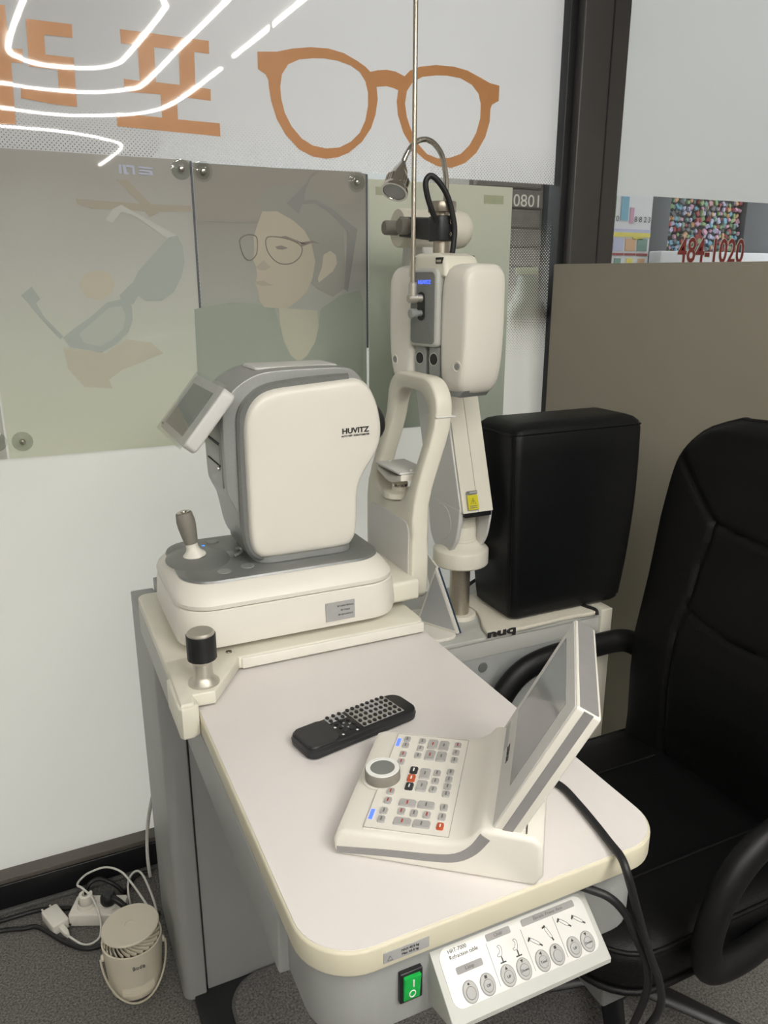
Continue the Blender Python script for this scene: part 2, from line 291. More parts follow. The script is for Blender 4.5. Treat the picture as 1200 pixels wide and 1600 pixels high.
# ---------------------------------------------------------------- special materials
def fresnel(nt):
    '''Fresnel for thin sheets: the same air-to-glass reflection from both sides'''
    N = nt.nodes; ge = N.new('ShaderNodeNewGeometry'); mr = N.new('ShaderNodeMapRange')
    mr.inputs['To Min'].default_value = 1.5; mr.inputs['To Max'].default_value = 1/1.5; nt.links.new(ge.outputs['Backfacing'], mr.inputs[0])
    fr = N.new('ShaderNodeFresnel'); nt.links.new(mr.outputs[0], fr.inputs[0]); return fr
def film(name, zfull, znone, lo=0.0, rgb=(205, 212, 212), tr=.55):
    """frosted film: scatters light; ends in a halftone of clear dots between zfull and znone"""
    m = bpy.data.materials.new(name); m.use_nodes = True; nt = m.node_tree; N = nt.nodes; Lk = nt.links
    out = N['Material Output']; N.remove(N['Principled BSDF'])
    c = lin(rgb)
    df = N.new('ShaderNodeBsdfDiffuse'); df.inputs[0].default_value = (*c, 1)
    tl = N.new('ShaderNodeBsdfTranslucent'); tl.inputs[0].default_value = (*c, 1)
    a = N.new('ShaderNodeMixShader'); a.inputs[0].default_value = tr; Lk.new(df.outputs[0], a.inputs[1]); Lk.new(tl.outputs[0], a.inputs[2])
    gl = N.new('ShaderNodeBsdfGlossy'); gl.inputs['Roughness'].default_value = .015
    fr = fresnel(nt)
    b = N.new('ShaderNodeMixShader'); Lk.new(fr.outputs[0], b.inputs[0]); Lk.new(a.outputs[0], b.inputs[1]); Lk.new(gl.outputs[0], b.inputs[2])
    tp = N.new('ShaderNodeBsdfTransparent')
    tc = N.new('ShaderNodeTexCoord'); sp = N.new('ShaderNodeSeparateXYZ'); Lk.new(tc.outputs['Object'], sp.inputs[0])
    def mt(op, x, y=None):
        n = N.new('ShaderNodeMath'); n.operation = op
        for i, v in enumerate((x, y)):
            if v is None: continue
            if isinstance(v, (int, float)): n.inputs[i].default_value = v
            else: Lk.new(v, n.inputs[i])
        return n.outputs[0]
    k = 2*math.pi/.0085
    dots = mt('MULTIPLY', mt('COSINE', mt('MULTIPLY', sp.outputs[0], k)), mt('COSINE', mt('MULTIPLY', sp.outputs[2], k)))
    mr = N.new('ShaderNodeMapRange'); mr.inputs['From Min'].default_value = znone; mr.inputs['From Max'].default_value = zfull
    mr.inputs['To Min'].default_value = 1.02-2.04*lo; mr.inputs['To Max'].default_value = -1.02; Lk.new(sp.outputs[2], mr.inputs[0])
    fac = mt('GREATER_THAN', dots, mr.outputs[0])
    o = N.new('ShaderNodeMixShader'); Lk.new(fac, o.inputs[0]); Lk.new(tp.outputs[0], o.inputs[1]); Lk.new(b.outputs[0], o.inputs[2])
    Lk.new(o.outputs[0], out.inputs[0]); MATS[name] = m
def glass(name, tint=(.955, .965, .955)):
    m = bpy.data.materials.new(name); m.use_nodes = True; nt = m.node_tree; N = nt.nodes; Lk = nt.links
    out = N['Material Output']; N.remove(N['Principled BSDF'])
    tp = N.new('ShaderNodeBsdfTransparent'); gl = N.new('ShaderNodeBsdfGlossy'); gl.inputs['Roughness'].default_value = .005
    nz = N.new('ShaderNodeTexNoise'); nz.inputs['Scale'].default_value = 1.5
    rp = N.new('ShaderNodeValToRGB'); rp.color_ramp.elements[0].color = (*tint, 1); rp.color_ramp.elements[1].color = (*[t*.985 for t in tint], 1)
    Lk.new(nz.outputs['Fac'], rp.inputs[0]); Lk.new(rp.outputs[0], tp.inputs[0])
    fr = fresnel(nt)
    a = N.new('ShaderNodeMixShader'); Lk.new(fr.outputs[0], a.inputs[0]); Lk.new(tp.outputs[0], a.inputs[1]); Lk.new(gl.outputs[0], a.inputs[2])
    Lk.new(a.outputs[0], out.inputs[0]); MATS[name] = m
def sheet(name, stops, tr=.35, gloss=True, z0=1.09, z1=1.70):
    """thin printed sheet, vertical colour blend, partly translucent"""
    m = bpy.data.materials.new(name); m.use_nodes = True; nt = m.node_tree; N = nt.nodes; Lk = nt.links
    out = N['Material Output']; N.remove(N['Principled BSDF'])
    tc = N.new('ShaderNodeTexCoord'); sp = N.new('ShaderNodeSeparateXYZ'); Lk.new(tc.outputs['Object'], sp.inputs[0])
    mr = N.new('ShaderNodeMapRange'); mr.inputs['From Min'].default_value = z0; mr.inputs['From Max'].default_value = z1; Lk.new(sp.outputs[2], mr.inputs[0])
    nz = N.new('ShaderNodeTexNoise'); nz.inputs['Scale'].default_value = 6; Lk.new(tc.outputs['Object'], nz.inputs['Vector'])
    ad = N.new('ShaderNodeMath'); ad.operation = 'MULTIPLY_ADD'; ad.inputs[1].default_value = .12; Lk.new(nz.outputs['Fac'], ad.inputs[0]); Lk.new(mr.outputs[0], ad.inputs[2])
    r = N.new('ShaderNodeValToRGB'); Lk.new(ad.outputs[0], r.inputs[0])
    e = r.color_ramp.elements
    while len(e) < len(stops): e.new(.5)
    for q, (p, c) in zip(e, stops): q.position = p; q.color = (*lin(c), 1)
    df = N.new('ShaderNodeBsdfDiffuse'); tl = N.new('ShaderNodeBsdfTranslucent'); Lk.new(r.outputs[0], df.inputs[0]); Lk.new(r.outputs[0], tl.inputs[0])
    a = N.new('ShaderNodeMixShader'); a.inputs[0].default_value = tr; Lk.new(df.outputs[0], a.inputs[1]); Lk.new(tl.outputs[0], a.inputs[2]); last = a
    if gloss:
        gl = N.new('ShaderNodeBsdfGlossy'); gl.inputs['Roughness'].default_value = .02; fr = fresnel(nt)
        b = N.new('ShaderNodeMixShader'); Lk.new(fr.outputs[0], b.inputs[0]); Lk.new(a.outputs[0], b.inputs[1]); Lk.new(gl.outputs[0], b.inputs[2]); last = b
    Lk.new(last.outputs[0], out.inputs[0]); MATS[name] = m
film('film_top', 1.80, 1.70, lo=.80, rgb=(238, 236, 236), tr=.58)
film('film_low', 1.25, 1.62, rgb=(240, 237, 229), tr=.6)
film('film_right', 1.0, .9, rgb=(228, 230, 228), tr=.6)
glass('pane_glass')
glass('wrap_clear', (.985, .985, .985))
glass('cup_clear', (.90, .91, .90))
def led(name, s):
    m = bpy.data.materials.new(name); m.use_nodes = True; nt = m.node_tree; N = nt.nodes; N.remove(N['Principled BSDF'])
    e = N.new('ShaderNodeEmission'); e.inputs[0].default_value = (1.0, .978, .915, 1); e.inputs[1].default_value = s
    nt.links.new(e.outputs[0], N['Material Output'].inputs[0]); MATS[name] = m
led('led_white', LED)

# ---------------------------------------------------------------- the room
RX0, RX1, RY0, RZ = -3.0, 3.3, -7.0, 2.70
struct(box('floor', (RX0-.1, RY0-.1, -.08), (RX1+.1, 1.83, 0), 'carpet'))
struct(box('ceiling', (RX0-.1, RY0-.1, RZ), (RX1+.1, 1.90, RZ+.1), 'ceiling_paint'))
struct(box('wall_left', (RX0-.1, RY0, 0), (RX0, 1.83, RZ), 'wall_paint'))
struct(box('wall_right', (RX1, RY0, 0), (RX1+.1, 1.83, RZ), 'wall_paint'))
struct(box('wall_behind', (RX0, RY0-.1, 0), (RX1, RY0, RZ), 'wall_paint'))
# sill and frame of the shop window
o = struct(box('trim_1', (RX0, 1.757, 0), (RX1, 1.83, .074), 'frame_black', bev=.003))
box('sill_top', (RX0, 1.760, .074), (RX1, 1.83, .088), 'sill_brown', o, bev=.002)
o = struct(box('trim_2', (1.357, 1.745, .088), (1.502, 1.83, RZ), 'frame_dark', bev=.004))
box('gasket', (1.333, 1.77, .088), (1.357, 1.82, RZ), 'frame_black', o, bev=.002)
box('joint_line', (1.445, 1.7435, .088), (1.449, 1.746, RZ), 'frame_black', o)
o = struct(box('baseboard_window', (RX0, 1.745, 0), (RX1, 1.757, .010), 'carpet_edge', bev=.003))
# left pane
w1 = struct(box('window_1', (RX0, 1.80, .088), (1.345, 1.808, RZ), 'pane_glass'))
def sheet_quad(name, x0, x1, z0, z1, Y, m, parent, label=None):
    bm = bmesh.new(); bm.faces.new([bm.verts.new(p) for p in ((x0, Y, z0), (x1, Y, z0), (x1, Y, z1), (x0, Y, z1))])
    return fin(bm, name, m, parent, label=label)
sheet_quad('frosted_film', RX0, 1.345, 1.703, RZ, 1.7985, 'film_top', w1, 'frosted film above the posters ending in a halftone edge')
sheet_quad('frosted_film', RX0, 1.345, .088, 1.62, 1.7985, 'film_low', w1, 'frosted film of the lower pane fading into dots')
g = glassM(1.7965)
flat('letter_stroke', [LET_A], .0004, 'orange_vinyl', w1, g, 'orange vinyl letter cut by the left edge of the view')
flat('letter', [LET_B], .0004, 'orange_vinyl', w1, g, 'orange vinyl letter shaped like a squared five')
flat('letter', [LET_C, LET_C_H], .0004, 'orange_vinyl', w1, g, 'orange vinyl Hangul letter beside the spectacles symbol')
flat('spectacles_symbol', [GL_O, GL_I1, GL_I2], .0004, 'orange_vinyl', w1, g, 'orange spectacles symbol stuck on the frosted pane')
text('number', '1080', .043, 'white_vinyl', w1, frame((1.252, 1.7985, 1.659), (-1, 0, 0), (0, 0, 1), (0, 1, 0)), sx=1.05, label='white number reading backwards on the glass')
# right pane
w2 = struct(box('window_2', (1.497, 1.80, .088), (RX1, 1.808, RZ), 'pane_glass'))
sheet_quad('frosted_film', 1.497, RX1, 1.690, RZ, 1.7985, 'film_right', w2, 'frosted film on the upper right pane')
sheet_quad('frosted_film', 1.497, RX1, .088, 1.30, 1.7985, 'film_right', w2, 'frosted film on the lower right pane')
text('number_outline', '484-1020', .098, 'white_vinyl', w2, frame((1.925, 1.7990, 1.545), (1, 0, 0), (0, 0, 1), (0, -1, 0)), sx=.72, bold=.0035, label='pale outline of the telephone number')
text('number', '484-1020', .098, 'red_vinyl', w2, frame((1.925, 1.7980, 1.545), (1, 0, 0), (0, 0, 1), (0, -1, 0)), sx=.72, bold=.0012, label='dark red telephone number')
# ceiling LED lines
def led_line(name, pts, label, closed=False):
    P = [(x, y, RZ-.010) for x, y in pts]
    o = tube(name, P, .0135, 'led_white', None, k=8, seg=8, closed=closed, r2=.008, up=(0, 0, 1))
    return tag(o, label, 'ceiling light', 'LED lines on the ceiling')
led_line('led_line', [(.21, -.76), (.15, -1.55), (.21, -1.76), (.35, -1.87), (.59, -1.82), (.72, -1.66), (.76, -1.4), (.81, -.66), (.80, -.50), (.72, -.38), (.45, -.32), (.27, -.40)], 'innermost ring of the curved LED lines on the ceiling', True)
led_line('led_line', [(-.72, -.25), (-.72, -1.2), (-.62, -2.1), (-.3, -2.34), (.1, -2.43), (.33, -2.49), (.64, -2.46), (.87, -2.26), (.94, -2.06), (1.0, -1.12), (1.05, -.37), (1.06, -.20)], 'middle U-shaped LED line on the ceiling')
led_line('led_line', [(-1.2, -.25), (-1.2, -1.6), (-1.05, -2.6), (-.5, -3.05), (.1, -3.23), (.49, -3.31), (.84, -3.17), (1.09, -2.93), (1.22, -2.5), (1.3, -1.5)], 'outer U-shaped LED line on the ceiling')
led_line('led_line', [(1.305, -1.21), (1.335, -.7), (1.36, -.22), (1.37, -.1)], 'short straight LED line above the patient chair')
led_line('led_line', [(-.6, -4.0), (.3, -3.98), (.68, -4.07), (.9, -4.22), (1.11, -4.6), (1.04, -5.9)], 'bent LED line at the far end of the ceiling')
# ---------------------------------------------------------------- outside
struct(box('ground', (-6, 1.84, -.2), (9, 9, -.1), 'pavement'))
struct(box('wall_opposite', (-6, 7.0, -.1), (9, 7.3, 3.0), 'facade'))
bp = struct(box('wall_brick', (1.40, 2.345, -.1), (1.695, 2.62, 3.2), 'mortar'))
bmB = bmesh.new(); add_box(bmB, (-.132, -.0125, -.0285), (.132, .0125, .0285)); bmesh.ops.bevel(bmB, geom=bmB.edges[:], offset=.004, segments=1, affect='EDGES')
meB = bpy.data.meshes.new('brick'); bmB.to_mesh(meB); bmB.free(); meB.materials.append(MATS['brick'])
for i in range(30):
    off = 0 if i % 2 else -.02
    for j in range(1):
        b = bpy.data.objects.new('brick', meB); C.objects.link(b); b.parent = bp; b.location = (1.553+off*.3, 2.340, .55+i*.062)
pst = struct(box('trim_3', (1.698, 2.30, -.1), (1.76, 2.60, 3.2), 'post_grey', bev=.004))
sg = thing('shade_box', 'long grey box added outside, unseen, to shade the frosted upper pane', 'shade box', (-1.2, 2.30, 1.78))  # unseen box added to darken the film at upper left
box('shade_case', (-3.2, 2.22, 1.78), (.40, 2.36, 2.75), 'post_grey', sg, bev=.01)
for x_ in (-2.6, -.2): box('hanger', (x_, 1.82, 2.66), (x_+.05, 2.23, 2.72), 'post_grey', sg)
# notices seen through the clear strip right of the frame
nb = thing('notice_board', 'white notice board outside with price list and coloured boxes beside dark post', 'notice board', (2.28, 2.62, 1.40))
box('panel', (2.02, 2.60, 1.40), (2.425, 2.62, 1.95), 'paper_white', nb)
COL = dict(n_green=(150, 178, 130), n_blue=(128, 180, 205), n_yellow=(240, 225, 110), n_red=(160, 74, 78), n_grey=(120, 122, 126), n_lilac=(200, 200, 230), n_peach=(225, 180, 140), n_pink=(215, 165, 190), n_black=(40, 40, 44), n_orange=(205, 120, 90), n_teal=(128, 160, 150))
for k_, v_ in COL.items(): mat(k_, v_, .6, noise=.03, scale=40)
def nbox(x0, x1, z0, z1, m, nm='print_block'): box(nm, (x0, 2.5975, z0), (x1, 2.6005, z1), m, nb)
nbox(2.17, 2.235, 1.71, 1.79, 'n_green'); nbox(2.17, 2.22, 1.675, 1.71, 'n_lilac'); nbox(2.262, 2.30, 1.70, 1.79, 'n_blue'); nbox(2.31, 2.33, 1.69, 1.75, 'n_pink')
nbox(2.17, 2.425, 1.655, 1.668, 'n_lilac'); nbox(2.17, 2.425, 1.638, 1.655, 'n_yellow'); nbox(2.335, 2.385, 1.628, 1.637, 'n_yellow')
for i in range(4):
    x = 2.172+i*.063
    nbox(x, x+.052, 1.585, 1.632, ('n_grey', 'n_lilac', 'n_peach', 'n_teal')[i])
    nbox(x, x+.058, 1.566, 1.575, 'n_red'); nbox(x+.012, x+.045, 1.525, 1.555, ('n_peach', 'n_teal', 'n_yellow', 'n_peach')[i])
    nbox(x, x+.056, 1.497, 1.507, ('n_lilac', 'n_orange', 'n_pink', 'n_green')[i])
for i, ch in enumerate(('0', '8', '8', '2', '3')):
    text('print_digit', ch, .03, 'n_black', nb, frame(((2.245, 2.34, 2.365, 2.39, 2.412)[i], 2.5965, 1.705), (1, 0, 0), (0, 0, 1), (0, -1, 0)))
post = thing('sign_post', 'dark grey square post outside between notice board and goods rack', 'post', (2.48, 2.66, -.1))
box('post', (2.43, 2.62, -.1), (2.545, 2.70, 2.6), 'post_grey', post, bev=.004)
post2 = thing('sign_post', 'dark grey wide post outside at right end of goods rack', 'post', (3.19, 2.66, -.1))
box('post', (2.985, 2.62, -.1), (3.40, 2.70, 2.6), 'post_grey', post2, bev=.004)
gd = thing('goods_rack', 'rack of small glittering coloured packets outside behind red telephone number', 'rack', (2.76, 2.65, -.1))
box('back_panel', (2.548, 2.66, -.1), (2.982, 2.69, 2.3), 'post_grey', gd)
MP = []
for k_ in ('n_green', 'n_blue', 'n_red', 'n_grey', 'n_lilac', 'n_peach', 'n_pink', 'n_teal'):
    bm = bmesh.new(); add_box(bm, (-.011, -.006, -.013), (.011, .006, .013)); bmesh.ops.bevel(bm, geom=bm.edges[:], offset=.003, segments=1, affect='EDGES')
    me = bpy.data.meshes.new('packet'); bm.to_mesh(me); bm.free(); me.materials.append(MATS[k_]); MP.append(me)
for i in range(21):
    for j in range(12):
        p = bpy.data.objects.new('packet', random.choice(MP)); C.objects.link(p); p.parent = gd; p.matrix_parent_inverse = WM[gd.name].inverted()
        p.location = (2.562+i*.0203+random.uniform(-.006, .006), 2.646+random.uniform(-.006, .006), 1.560+j*.023+random.uniform(-.006, .006)); p.rotation_euler = (random.uniform(-.3, .3), random.uniform(-1, 1), random.uniform(-.4, .4)); q_ = random.uniform(.5, 1.0); p.scale = (q_, 1, random.uniform(.45, .95))
o = box('window_ledge', (2.44, 2.545, 1.50), (3.30, 2.612, 1.585), 'paper_white', None, bev=.004); tag(o, 'pale ledge outside below the packets, behind the red telephone number', 'ledge')
# ---------------------------------------------------------------- posters hanging on the pane
sheet('poster_face', [(0, (198, 208, 194)), (.35, (192, 201, 190)), (.62, (196, 197, 191)), (1, (176, 172, 166))])  # vertical tones paint in backlight: dark over clear glass, pale over frosted film
sheet('poster_glasses', [(0, (236, 239, 222)), (.4, (226, 230, 219)), (.7, (216, 217, 211)), (1, (200, 198, 193))])  # backlight put into the colour here too
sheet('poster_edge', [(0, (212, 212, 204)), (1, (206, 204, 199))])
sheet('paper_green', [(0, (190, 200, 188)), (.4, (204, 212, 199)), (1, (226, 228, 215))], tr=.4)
for n_, c_ in dict(pr_skin=(214, 208, 190), pr_hair=(180, 180, 172), pr_shirt=(180, 190, 178), pr_ear=(218, 212, 194), pr_neck=(214, 214, 195), pr_line=(164, 157, 149), pr_dark=(182, 178, 170), pr_soft=(200, 194, 180), pr_green=(198, 207, 200), pr_green2=(210, 217, 208), pr_grey=(224, 225, 221), pr_tan=(222, 218, 200), pr_wood=(200, 193, 179), refl_blue=(226, 231, 252), pr_arm=(168, 169, 165), pr_hand=(218, 216, 199)).items():
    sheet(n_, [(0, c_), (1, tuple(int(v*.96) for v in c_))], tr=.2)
PY = 1.788
def poster(x0, x1, z0, z1, m, label, cups, cat='poster'):
    t = thing('poster', label, cat, ((x0+x1)/2, PY, z0))
    box('sheet', (x0, PY, z0), (x1, PY+.0015, z1), m, t)
    for (cx, cz) in cups:
        c = lathe('suction_cup', [(0, .001), (.021, .0), (.0205, .0025), (.012, .005), (.008, .006), (0, .006)], 'cup_clear', t, 24, axis((cx, PY-.0005, cz), (0, -1, 0)))
        lathe('pin', [(0, .012), (.004, .011), (.0065, .006), (.0065, .004), (0, .004)], 'chrome', c, 16, axis((cx, PY-.0005, cz), (0, -1, 0)))
    return t
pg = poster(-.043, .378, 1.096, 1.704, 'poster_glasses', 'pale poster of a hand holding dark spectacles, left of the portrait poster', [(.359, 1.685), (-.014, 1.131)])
def pr(t, nm, loop, m, d=0.0006, label=None):
    flat(nm, [loop], .0003, m, t, glassM(PY-d), label)
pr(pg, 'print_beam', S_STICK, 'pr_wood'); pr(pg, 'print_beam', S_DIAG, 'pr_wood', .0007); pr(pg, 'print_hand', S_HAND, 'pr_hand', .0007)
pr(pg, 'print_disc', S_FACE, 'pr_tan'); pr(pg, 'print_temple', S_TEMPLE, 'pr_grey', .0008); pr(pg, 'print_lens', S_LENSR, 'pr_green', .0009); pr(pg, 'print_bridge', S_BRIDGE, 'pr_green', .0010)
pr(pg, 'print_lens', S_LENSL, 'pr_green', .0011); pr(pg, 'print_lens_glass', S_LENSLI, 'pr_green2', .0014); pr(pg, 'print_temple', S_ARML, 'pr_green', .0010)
for i, L_ in enumerate((T1, T2, T3, T4, T5)): pr(pg, 'reflected_stroke', L_, 'refl_blue', .0012)  # mirrored reflection of a lit sign, painted as flat pale blue strokes
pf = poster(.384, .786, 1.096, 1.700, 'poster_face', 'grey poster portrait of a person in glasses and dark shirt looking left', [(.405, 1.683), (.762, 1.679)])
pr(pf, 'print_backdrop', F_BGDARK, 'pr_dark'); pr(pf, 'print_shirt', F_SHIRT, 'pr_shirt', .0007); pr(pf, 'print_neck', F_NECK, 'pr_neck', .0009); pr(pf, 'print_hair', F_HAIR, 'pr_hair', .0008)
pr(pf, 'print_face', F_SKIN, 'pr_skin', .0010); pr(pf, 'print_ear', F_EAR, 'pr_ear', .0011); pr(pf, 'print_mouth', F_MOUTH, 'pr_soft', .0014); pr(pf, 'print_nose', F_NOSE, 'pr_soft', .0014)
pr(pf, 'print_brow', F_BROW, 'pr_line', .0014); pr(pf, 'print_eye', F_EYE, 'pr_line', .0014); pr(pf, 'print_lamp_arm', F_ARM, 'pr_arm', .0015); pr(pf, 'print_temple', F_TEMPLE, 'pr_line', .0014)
for L_ in (F_LENS1, F_LENS2):
    tube('print_rim', [(x, PY-.0016, z) for x, z in L_], .0013, 'pr_line', pf, k=5, seg=5, closed=True)
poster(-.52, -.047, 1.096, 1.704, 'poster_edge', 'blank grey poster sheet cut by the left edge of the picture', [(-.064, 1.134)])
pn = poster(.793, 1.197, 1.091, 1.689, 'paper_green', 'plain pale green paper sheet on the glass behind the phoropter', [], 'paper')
mat('tape', (168, 174, 146), .4, noise=.05, scale=50)
box('tape', (1.112, PY-.001, 1.648), (1.17, PY, 1.668), 'tape', pn); box('tape', (.812, PY-.001, 1.655), (.842, PY, 1.673), 'tape', pn)
# dark gap strips between the poster sheets
struct(box('trim_4', (.3785, 1.790, 1.096), (.3835, 1.796, 1.703), 'post_grey')); 
struct(box('trim_5', (.7865, 1.790, 1.30), (.7925, 1.796, 1.699), 'post_grey'))
# green clip shape behind the dotted glass
ck = thing('binder_clip', 'dull green clip-shaped object behind the dotted glass beside the dark frame', 'clip', (1.27, 1.82, 1.36))
mat('dull_green', (120, 132, 120), .7, noise=.05, scale=20)
prism('body', [(1.215, 1.36), (1.335, 1.36), (1.335, 1.385), (1.30, 1.43), (1.295, 1.475), (1.255, 1.475), (1.245, 1.42), (1.215, 1.385)], 'xz', 1.809, 1.834, 'dull_green', ck, bev=.003)
box('strip', (1.235, 1.809, 1.478), (1.305, 1.813, 1.495), 'tape', ck)
# olive partition
px0, py0, px1, py1 = 1.285, 1.715, 1.93, .80
d = Vector((px1-px0, py1-py0, 0)).normalized(); n = Vector((-d.y, d.x, 0))
bm = bmesh.new(); L_ = math.hypot(px1-px0, py1-py0); add_box(bm, (0, 0, 0), (L_, .03, 1.502)); bmesh.ops.bevel(bm, geom=bm.edges[:], offset=.002, segments=2, affect='EDGES')
o = fin(bm, 'partition', 'partition_olive', None, mtx=frame((px0, py0, 0), d, n, (0, 0, 1))); tag(o, 'olive grey privacy partition standing behind the black cushion and chair', 'partition')
# ---------------------------------------------------------------- refraction table
T = .85
rt = thing('refraction_table', 'white topped refraction table with grey pedestal, sliding instrument shelf and button panel', 'table', (.65, 1.45, 0))
top_out = rr(.176, .531, .609, 1.30, (.008, .008, .062, .055), 10)
tt = prism('table_top', top_out, 'xy', .82, T-.001, 'edge_band', rt, bev=.003)
prism('laminate', rr(.179, .534, .606, 1.298, (.006, .006, .060, .053), 10), 'xy', T-.0015, T, 'laminate', tt)
prism('apron', rr(.190, .546, .597, .665, (.004, .004, .055, .05), 8), 'xy', .726, .82, 'grey_paint', rt, bev=.002)
box('side_beam', (.1785, .655, .722), (.215, 1.312, .808), 'grey_paint', rt, bev=.004)
box('side_beam', (.570, .665, .722), (.600, 1.312, .808), 'grey_paint', rt, bev=.004)
box('under_plate', (.190, .665, .805), (.597, 1.32, .82), 'grey_paint', rt)
# pedestal: rounded left end panel, front panel, right end panel, top
ped = prism('pedestal_end', rr(.155, 1.312, .201, 1.60, (.004, .004, .02, .004), 6), 'xy', .012, .83, 'grey_paint', rt, bev=.002)
box('front_panel', (.2045, 1.318, .020), (.64, 1.335, .80), 'grey_paint', rt, bev=.002)
box('pedestal_body', (.203, 1.335, .045), (.64, 1.60, .853), 'grey_paint', rt, bev=.002)
sp = box('side_cabinet', (.64, 1.318, .05), (1.178, 1.60, .695), 'grey_paint', rt, bev=.002)
box('cabinet_top', (.64, 1.312, .695), (1.178, 1.602, .705), 'light_grey_paint', sp, bev=.002)
box('cabinet_band', (.64, 1.316, .655), (1.178, 1.320, .694), 'light_grey_paint', sp, bev=.001)
box('cabinet_end', (1.178, 1.308, .03), (1.212, 1.605, .712), 'cream_paint', rt, bev=.003)
lathe('lock_cap', [(0, .003), (.011, .002), (.012, 0), (0, 0)], 'dark_silver', sp, 20, axis((.858, 1.317, .63), (0, -1, 0)))
box('toe_kick', (.175, 1.10, 0), (1.20, 1.59, .02), 'black_plastic', rt, bev=.003)
box('toe_plinth', (.205, 1.340, .02), (1.17, 1.59, .05), 'black_plastic', rt)
# instrument shelf, bracket, knob
sh = prism('instrument_shelf', rr(.152, 1.118, .603, 1.46, (.01, .02, .006, .018), 6), 'xy', .854, .875, 'warm_plastic', rt, bev=.004)
bra = prism('slide_bracket', [(.153, 1.150), (.150, 1.03), (.150, 1.0055), (.168, 1.0055), (.172, 1.028), (.204, 1.026), (.263, 1.116), (.263, 1.15)], 'xy', .855, .8765, 'warm_plastic', rt, bev=.003)
prism('bracket_leg', [(.146, 1.10), (.146, 1.006), (.150, 1.0), (.165, 1.0), (.1745, 1.006), (.1745, 1.10)], 'xy', .822, .872, 'warm_plastic', bra, bev=.003)
box('guide_rail', (.152, 1.10, .80), (.176, 1.45, .856), 'light_grey_paint', rt, bev=.002)
box('front_lip', (.268, 1.114, .855), (.599, 1.122, .873), 'white_plastic', sh, bev=.002)
kx, ky = .1945, 1.058
kb = lathe('lock_knob', [(0, 0), (.0235, 0), (.023, .003), (.0165, .009), (.0145, .013), (.0145, .034), (.0185, .038), (.0195, .043), (0, .043)], 'nickel', rt, 36, Matrix.Translation((kx, ky, .8765)))
pts = []
for i in range(72):
    a = 2*math.pi*i/72; pts.append((kx+(.0218-(.0006 if i % 6 == 0 else 0))*math.cos(a), ky+(.0218-(.0006 if i % 6 == 0 else 0))*math.sin(a)))
prism('knob_grip', pts, 'xy', .917, .9565, 'rubber', kb, bev=.0008)
lathe('knob_cap', [(0, 0), (.0205, 0), (.0205, .002), (.018, .0045), (0, .0045)], 'nickel', kb, 36, Matrix.Translation((kx, ky, .9565)))
sc = lathe('screw', [(0, 0), (.0055, 0), (.005, .0012), (0, .0015)], 'chrome', sh, 20, Matrix.Translation((.253, 1.141, .8765)))
box('screw_slot', (.2487, 1.1404, .8778), (.2573, 1.1416, .8784), 'ink', sc)
# power switch
sw = box('power_switch', (.270, .5405, .755), (.2955, .547, .7925), 'black_plastic', rt, bev=.0015)
rk = prism('rocker', [(.5395, .7585), (.5365, .7885), (.544, .789), (.544, .758)], 'yz', .2735, .292, 'green_lit', sw, bev=.0008)
box('mark', (.2822, .5358, .7775), (.2834, .5375, .7855), 'white_ink', rk)
tube('mark', [(.2828+.0033*math.cos(a), .5381+.0002, .7665+.0040*math.sin(a)) for a in [i*math.pi/5 for i in range(10)]], .0006, 'white_ink', rk, k=3, seg=5, closed=True)
text('print', 'Power', .0045, 'ink_red', rt, frame((.2828, .5458, .7505), (1, 0, 0), (0, 0, 1), (0, -1, 0)))
lb = box('load_label', (.247, .5300, .8275), (.296, .5312, .8395), 'label_grey', rt)
text('print', 'Max. 45.0 kg', .0036, 'ink', lb, frame((.275, .5297, .8315), (1, 0, 0), (0, 0, 1), (0, -1, 0)))
text('print', 'MAX 45.0 kg', .0036, 'ink', lb, frame((.275, .5297, .836), (1, 0, 0), (0, 0, 1), (0, -1, 0)))
tube('warning_triangle', [(.2508, .5298, .8295), (.2565, .5298, .8295), (.25365, .5298, .8348)], .0003, 'ink', lb, closed=True, smooth=False, seg=4)
# button panel
F0 = Vector((.305, .549, .8035)); dn = Vector((0, -.054, -.046)).normalized(); nr = Vector((0, -.046, .054)).normalized()
cp = prism('control_box', [(.549, .8035), (.494, .7570), (.494, .7515), (.5465, .736), (.549, .736)], 'yz', .305, .500, 'light_grey_paint', rt, bev=.0012)
def FM(x, s, h=0.0): return frame(Vector((x, F0.y, F0.z))+dn*s+nr*h, (1, 0, 0), -dn, nr)
PX0, PX1, S0, S1 = .3125, .4935, .0045, .0605
pw, ph = PX1-PX0, S1-S0
mat('panel_silver', (222, 221, 218), .22, noise=.02, scale=30)
plate = prism('button_plate', rr(0, -ph, pw, 0, .011, 6), 'xy', 0, .0008, 'panel_silver', cp, bev=.0003, mtx=FM(PX0, S0))
def fx(f, t): return (PX0+f*pw, S0+t*ph)
btn = [(.117, None, 'o'), (.229, 'Off', 'd'), (.365, 'UP', 'u'), (.472, 'Down', 'v'), (.602, 'Tend', 'l'), (.704, None, 'd'), (.827, 'UP', 'u'), (.925, 'Down', 'v')]
